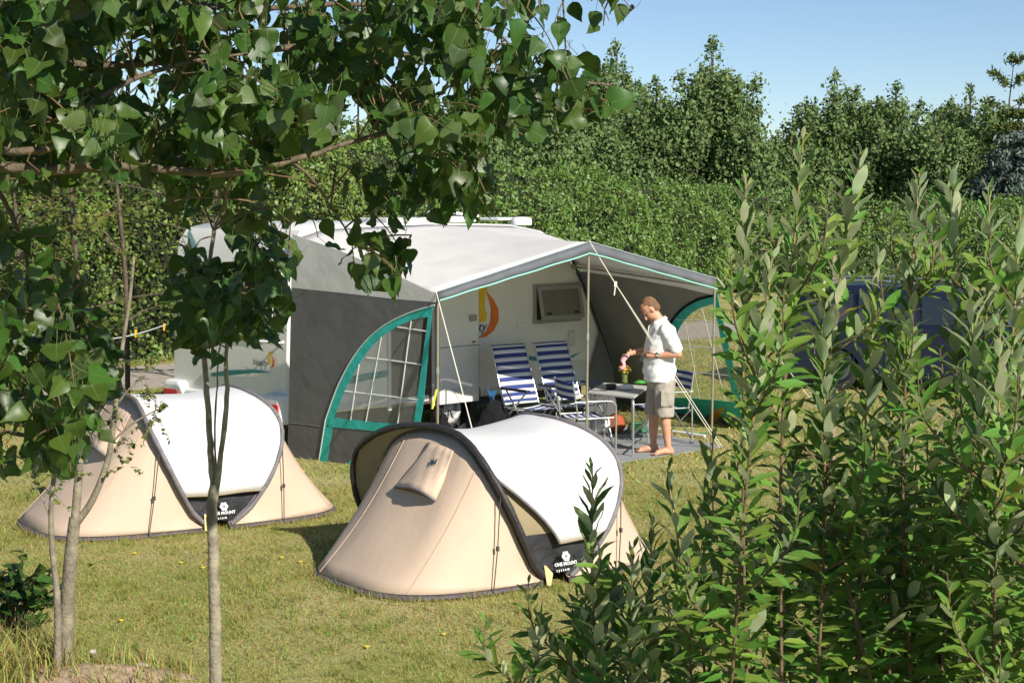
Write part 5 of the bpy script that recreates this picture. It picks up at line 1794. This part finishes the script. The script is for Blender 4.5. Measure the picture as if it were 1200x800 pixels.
# ---------------------------------------------------------------- small leaved saplings at the left
def sapling(name, label, limbs, tufts, base, leaf=.05, seed=2, spread=.20, nl=26, bark=None):
    bark = bark or mat('bark_mid', (0.20, 0.165, 0.12), 0.85, 0.35, 16, 0.5, 50, col2=(.30, .26, .18))
    random.seed(seed)
    t = empty(name, base, 0, label, 'tree')
    for pts, rad, nm in limbs:
        sp = spline(pts, 5); n = len(sp)
        MB().tube(sp, [rad[0] + (rad[1] - rad[0]) * i / (n - 1) for i in range(n)], 8).build(nm, bark, t, smooth=True)
    M = []; tw = MB()
    for c, r, k in tufts:
        for _ in range(k):
            e = c + Vector((random.gauss(0, r), random.gauss(0, r), random.gauss(0, r * .8)))
            s = c.lerp(e, .2)
            tw.tube([s, s.lerp(e, .5) + Vector((0, 0, .02)), e], [.003, .002, .001], 4, False)
            for j in range(7):
                p = s.lerp(e, .3 + .7 * j / 6)
                d = Vector((random.gauss(0, 1), random.gauss(0, 1), random.gauss(.1, .5))).normalized()
                M.append(orient(p, d, Vector((random.gauss(.2, .4), random.gauss(-.3, .4), 1)), leaf * random.uniform(.6, 1.2)))
    tw.build('twigs', m_twig, t, kind='stuff')
    put_leaves(t, M, sml_leaves, 150)
    return t
def GA(px, py, y=10.4): return At(px, py, y)
b1 = G(76, 792)
b1y = b1.y
sapling('forked_tree', 'thicker forked grey trunk rising from the bare soil at the lower left',
    [([Vector((b1.x, b1.y, -.03)), GA(78, 740, b1y), GA(80, 690, b1y), GA(84, 640, b1y), GA(88, 606, b1y)], (.050, .036), 'trunk'),
     ([GA(88, 610, b1y), GA(92, 560, b1y), GA(96, 520, b1y), GA(106, 478, b1y), GA(108, 440, b1y), GA(104, 380, b1y)], (.028, .014), 'branch'),
     ([GA(87, 616, b1y), GA(108, 586, b1y), GA(126, 540, b1y), GA(134, 490, b1y), GA(140, 430, b1y), GA(152, 350, b1y), GA(157, 300, b1y)], (.024, .008), 'branch'),
     ([GA(130, 520, b1y), GA(150, 500, b1y), GA(176, 484, b1y), GA(196, 476, b1y)], (.008, .003), 'branch'),
     ([GA(140, 470, b1y), GA(152, 455, b1y), GA(170, 440, b1y)], (.007, .003), 'branch')],
    [(GA(148, 510, b1y), .13, 7), (GA(182, 486, b1y), .10, 6), (GA(150, 545, b1y), .08, 4), (GA(170, 440, b1y), .12, 6), (GA(186, 470, b1y), .10, 5), (GA(120, 500, b1y), .10, 4), (GA(104, 660, b1y), .02, 1)], b1, .036, 3)
b2 = G(66, 797)
sapling('thin_tree', 'thin bare stem beside the thicker forked trunk at the lower left',
    [([Vector((b2.x, b2.y, -.03)), GA(68, 740, b2.y), GA(66, 690, b2.y), GA(61, 640, b2.y), GA(60, 590, b2.y), GA(66, 540, b2.y), GA(72, 500, b2.y)], (.026, .010), 'trunk'),
     ([GA(60, 610, b2.y), GA(50, 585, b2.y), GA(36, 565, b2.y)], (.007, .003), 'branch')],
    [(GA(40, 562, b2.y), .09, 7), (GA(60, 540, b2.y), .10, 5), (GA(78, 560, b2.y), .08, 4)], b2, .036, 4)
# two slim trees before the left hedge
def slim(px, Y, h, label, seed, tufts, leaf=.10):
    b = At(px, 500, Y); b.z = 0
    random.seed(seed)
    e = b + Vector((random.gauss(0, .1), 0, h))
    limbs = [([b, b.lerp(e, .35) + Vector((.05, 0, 0)), b.lerp(e, .7) - Vector((.04, 0, 0)), e], (.038, .012), 'trunk')]
    tf = []
    for i in range(tufts):
        f = random.uniform(.25, 1.0)
        c = b.lerp(e, f) + Vector((random.gauss(0, .9), random.gauss(0, .5), 0))
        limbs.append(([b.lerp(e, f * .85), b.lerp(e, f * .92).lerp(c, .5), c], (.014, .005), 'branch'))
        tf.append((c, .35, 9))
    sapling('slim_tree', label, limbs, tf, b, leaf, seed, bark=m_bark)
slim(88, 20.5, 5.0, 'slim pale-stemmed tree in front of the left hedge', 31, 16)
slim(20, 22.0, 5.5, 'slim tree at the far left in front of the hedge', 32, 16)
slim(150, 23.0, 5.2, 'slim bushy tree left of the caravan rear corner', 33, 15)
slim(262, 26.5, 5.6, 'loose bright green tree rising behind the caravan roof', 34, 17)

# low bush and tall grass at the lower left
def bush(px, py, label, r, h, n, seed, leaf=.06):
    random.seed(seed)
    g = G(px, py)
    t = empty('low_bush', g, 0, label, 'bush')
    M = []; tw = MB()
    for i in range(n):
        a = random.uniform(0, 2 * pi); rr = r * sqrt(random.random()); z = h * random.uniform(.35, 1.0)
        e = g + Vector((cos(a) * rr, sin(a) * rr, z * (1 - .4 * (rr / r) ** 2)))
        pts = spline([g + Vector((cos(a) * .03, sin(a) * .03, 0)), g.lerp(e, .5) + Vector((0, 0, .08)), e], 4)
        tw.tube(pts, [.006 - .004 * i / len(pts) for i in range(len(pts))], 5, False)
        for j in range(8):
            p = pts[int(len(pts) * (.45 + .5 * j / 8))]
            d = Vector((random.gauss(0, 1), random.gauss(0, 1), random.gauss(0, .4))).normalized()
            M.append(orient(p, d, Vector((random.gauss(.2, .4), random.gauss(-.3, .4), 1)), leaf * random.uniform(.7, 1.2)))
    tw.build('stems', m_bark, t, kind='stuff')
    put_leaves(t, M, pop_leaves, 200)
bush(14, 748, 'low dark leafy bush at the lower left corner', .42, .62, 46, 4, .085)
def tuft(px, py, label, n, h, r, seed, col):
    rs = np.random.default_rng(seed)
    g = G(px, py)
    a = rs.random(n) * 2 * pi; rr = r * np.sqrt(rs.random(n))
    base = np.stack([np.cos(a) * rr, np.sin(a) * rr, np.zeros(n)], 1)
    hh = h * (.5 + .6 * rs.random(n))
    ln = rs.normal(size=(n, 2)) * .45
    mid = base + np.stack([ln[:, 0] * hh * .35, ln[:, 1] * hh * .35, hh * .6], 1)
    tip = base + np.stack([ln[:, 0] * hh, ln[:, 1] * hh, hh * .95], 1)
    b2_ = rs.random(n) * 2 * pi
    w = np.stack([np.cos(b2_), np.sin(b2_), np.zeros(n)], 1) * .004
    V = np.stack([base - w, base + w, mid + w * .7, mid - w * .7, tip, tip + w * .1], 1).reshape(-1, 3)
    i = np.arange(n)[:, None] * 6
    Fq = np.concatenate([i + np.array([[0, 1, 2, 3]]), i + np.array([[3, 2, 5, 4]])])
    o = npmesh('tall_grass', V, Fq, L_grass, kind='stuff')
    o.location = g
    tag(o, label, 'grass')
tuft(18, 790, 'tuft of tall grass in the lower left corner', 700, .32, .42, 1, 0)
tuft(150, 792, 'tall grass by the foot of the forked trunk', 350, .16, .40, 2, 0)
m_soil = mat('dry_soil', (.30, .21, .13), .95, .25, 12, .8, 30, col2=(.42, .31, .2))
sg = G(108, 796)
rows = []
for i in range(9):
    row = []
    for j in range(24):
        a = 2 * pi * j / 24; f = i / 8
        r = f * (.52 + .10 * sin(3 * a) + .06 * sin(7 * a + 1))
        z = .09 * (1 - f ** 1.5) + (.022 * noise.noise(Vector((cos(a) * f * 5, sin(a) * f * 5, 2))) + .012 * noise.noise(Vector((cos(a) * f * 16, sin(a) * f * 16, 2)))) * (1 - f ** 4) - .01 * (i == 8)
        row.append((sg.x + r * 1.15 * cos(a), sg.y + r * .5 * sin(a), z))
    rows.append(row)
MB().grid(rows, True).build('soil_mound', m_soil, smooth=True, kind='structure')
m_stone = mat('stone', (.42, .38, .33), .9, .2, 20, .4, 40)
for i, (px, py, s, lab) in enumerate([(166, 786, .045, 'pale stone at the right end of the soil mound'), (108, 772, .03, 'small stone on the soil mound by the forked trunk')]):
    g = G(px, py)
    mbx = MB().ball((0, 0, s * .5), (s, s * .75, s * .6), 10, 7)
    mbx.v = [v + .25 * s * noise.noise_vector(v * 30 + Vector((i, 0, 0))) for v in mbx.v]
    mbx.build('stone', m_stone, smooth=True, label=lab, cat='stone').location = g + Vector((0, 0, .03 if i else .01))

# ================================================================== WILLOW-LIKE SHRUBS ON THE RIGHT
m_wstem = mat('willow_stem', (0.30, 0.22, 0.09), .6, .25, 18, .2, 50)
m_wstem_o = mat('willow_stem_old', (0.13, 0.085, 0.045), .8, .3, 18, .3, 40)
def shrub_stem(t, M, tipx, tipy, Y, basex, leaf=.088, low=1.45, sides=5, sidelen=.34, sp=.0145, botY=None, kink=0.0):
    tip = At(tipx, tipy, Y)
    b = At(basex, 800, Y * 1.0); base = Vector((b.x + (b.x - tip.x) * .25, Y + random.gauss(0, .06), 0))
    m1 = base.lerp(tip, .45) + Vector((random.gauss(0, .06) + kink, random.gauss(0, .06), 0))
    m2 = base.lerp(tip, .78) + Vector((random.gauss(0, .035), random.gauss(0, .035), 0))
    pts = spline([base, m1, m2, tip], 10)
    n = len(pts)
    r0 = .0062 + .0010 * (tip.z - 1.5)
    MB().tube(pts, [r0 - (r0 - .0016) * (i / (n - 1)) ** .8 for i in range(n)], 7).build('stem', [m_wstem_o, m_wstem], t, smooth=True).data.polygons.foreach_set('material_index', [1 if i // 7 > (n - 1) * .74 else 0 for i in range((n - 1) * 7 + 2)])
    # arc length walk from the tip down
    def walk(pl, leafsize, spacing, start, stop, upang, flat=0.0):
        d_acc = 0; ang = random.uniform(0, 6); nxt = start
        for i in range(len(pl) - 1, 0, -1):
            a, bb = pl[i], pl[i - 1]
            seg = (bb - a).length
            d = (a - bb).normalized()
            while nxt <= d_acc + seg:
                if nxt > stop: return
                p = a.lerp(bb, (nxt - d_acc) / seg)
                ang += 2.39996
                s = d.orthogonal().normalized(); tt = d.cross(s)
                rad = s * cos(ang) + tt * sin(ang)
                f = min(1, .35 + nxt / .16)
                size = leafsize * f * random.uniform(.75, 1.15)
                k = upang + .40 * min(1, nxt / .9) + .45 * max(0, min(1, (nxt - .35) / .4)) + random.gauss(0, .12)
                ld = (d * cos(k) + rad * sin(k) + Vector((0, 0, -.10 * min(1, nxt / .8)))).normalized()
                nr = (d * sin(k) - rad * cos(k) + Vector((random.gauss(0, .35), random.gauss(0, .35), random.gauss(0, .2))))
                k2 = max(0, min(1, (nxt + flat - .22) / .35)) * .95
                nr = nr.normalized() * (1 - .55 * k2) + Vector((.2, -.55, 1)) * k2
                M.append(orient(p + rad * .003, ld, nr, size, random.uniform(.85, 1.15)))
                nxt += spacing * random.uniform(.7, 1.3)
            d_acc += seg
    walk(pts, leaf, sp, .004, min(low, max(.2, (tip - base).length * .62)), .42)
    # side shoots
    for k in range(sides):
        f = random.uniform(.50, .88)
        o = pts[int(f * (n - 1))]
        a = random.uniform(0, 2 * pi)
        ln = sidelen * random.uniform(.35, 1.0)
        e = o + Vector((cos(a) * ln * .50, sin(a) * ln * .50, ln * .86))
        q_ = proj(e)
        if q_[0] < 848 and q_[1] < 520 or q_[0] < 700 and q_[1] < 640: continue
        sp_ = spline([o, o.lerp(e, .5) + Vector((cos(a), sin(a), 0)) * .05, e], 5)
        MB().tube(sp_, [.003 - .0018 * i / (len(sp_) - 1) for i in range(len(sp_))], 5).build('side_shoot', m_wstem_o, t, smooth=True)
        walk(sp_, leaf * .95, sp * 1.1, .003, ln * .92, .80, .30)
SHR = [
 ('tall shrub with two pale upright tips in front of the far awning corner', 3.55, 890, [(874, 208, 872), (941, 160, 912), (905, 300, 890)], 6),
 ('tall shrub with a single high tip in front of the parked car', 3.7, 985, [(1008, 178, 992), (965, 330, 972), (1030, 296, 1010)], 6),
 ('tall shrub with twin tips side by side right of the single one', 3.6, 1085, [(1077, 203, 1072), (1116, 200, 1092), (1050, 330, 1050)], 6),
 ('tall shrub with tips just short of the right edge', 3.55, 1165, [(1160, 216, 1142), (1196, 246, 1178), (1135, 330, 1130), (1172, 380, 1160)], 6),
 ('leafy shrub cut by the right edge of the picture', 3.5, 1220, [(1214, 300, 1205), (1196, 430, 1190), (1230, 230, 1218), (1205, 520, 1200)], 6),
 ('lower shrub at the bottom in front of the person and guy rope', 3.9, 840, [(836, 508, 850), (782, 548, 800), (868, 520, 872)], 2),
 ('lower dark shrub in front of the nearer tent door', 4.0, 735, [(694, 548, 716), (742, 640, 740), (716, 668, 724), (765, 610, 762)], 4),
 ('lowest shrub at the bottom centre on the lawn', 4.0, 655, [(634, 730, 640), (612, 780, 622), (686, 705, 684), (660, 750, 660)], 3),
 ('dense bottom shrub under the tall twin tips', 4.1, 1040, [(930, 520, 935), (1000, 520, 1000), (1060, 490, 1060), (1120, 510, 1110), (965, 580, 965), (1030, 560, 1030)], 10),
 ('dense bottom shrub in the lower right corner', 4.1, 1150, [(1160, 500, 1150), (1090, 570, 1085), (1195, 540, 1190), (1130, 620, 1128), (1175, 600, 1170)], 10),
 ('bottom shrub between the low dark one and the tall ones', 4.2, 880, [(880, 600, 885), (910, 650, 915), (800, 690, 805), (765, 740, 770)], 4),
]
for i, (lab, Y, bx_, stems, sd_) in enumerate(SHR):
    random.seed(100 + i)
    b = At(bx_, 800, Y); b.z = 0
    t = empty('leafy_shrub', b, 0, lab, 'shrub', 'broad-leaved shrubs along the right foreground')
    M = []
    for (tx, ty, bx2) in stems:
        shrub_stem(t, M, tx, ty, Y + random.gauss(0, .12), bx2, sides=sd_, leaf=.073 * Y / 3.6, sp=.0108 if sd_ > 2 else .019)
    put_leaves(t, M, wil_leaves, 290)
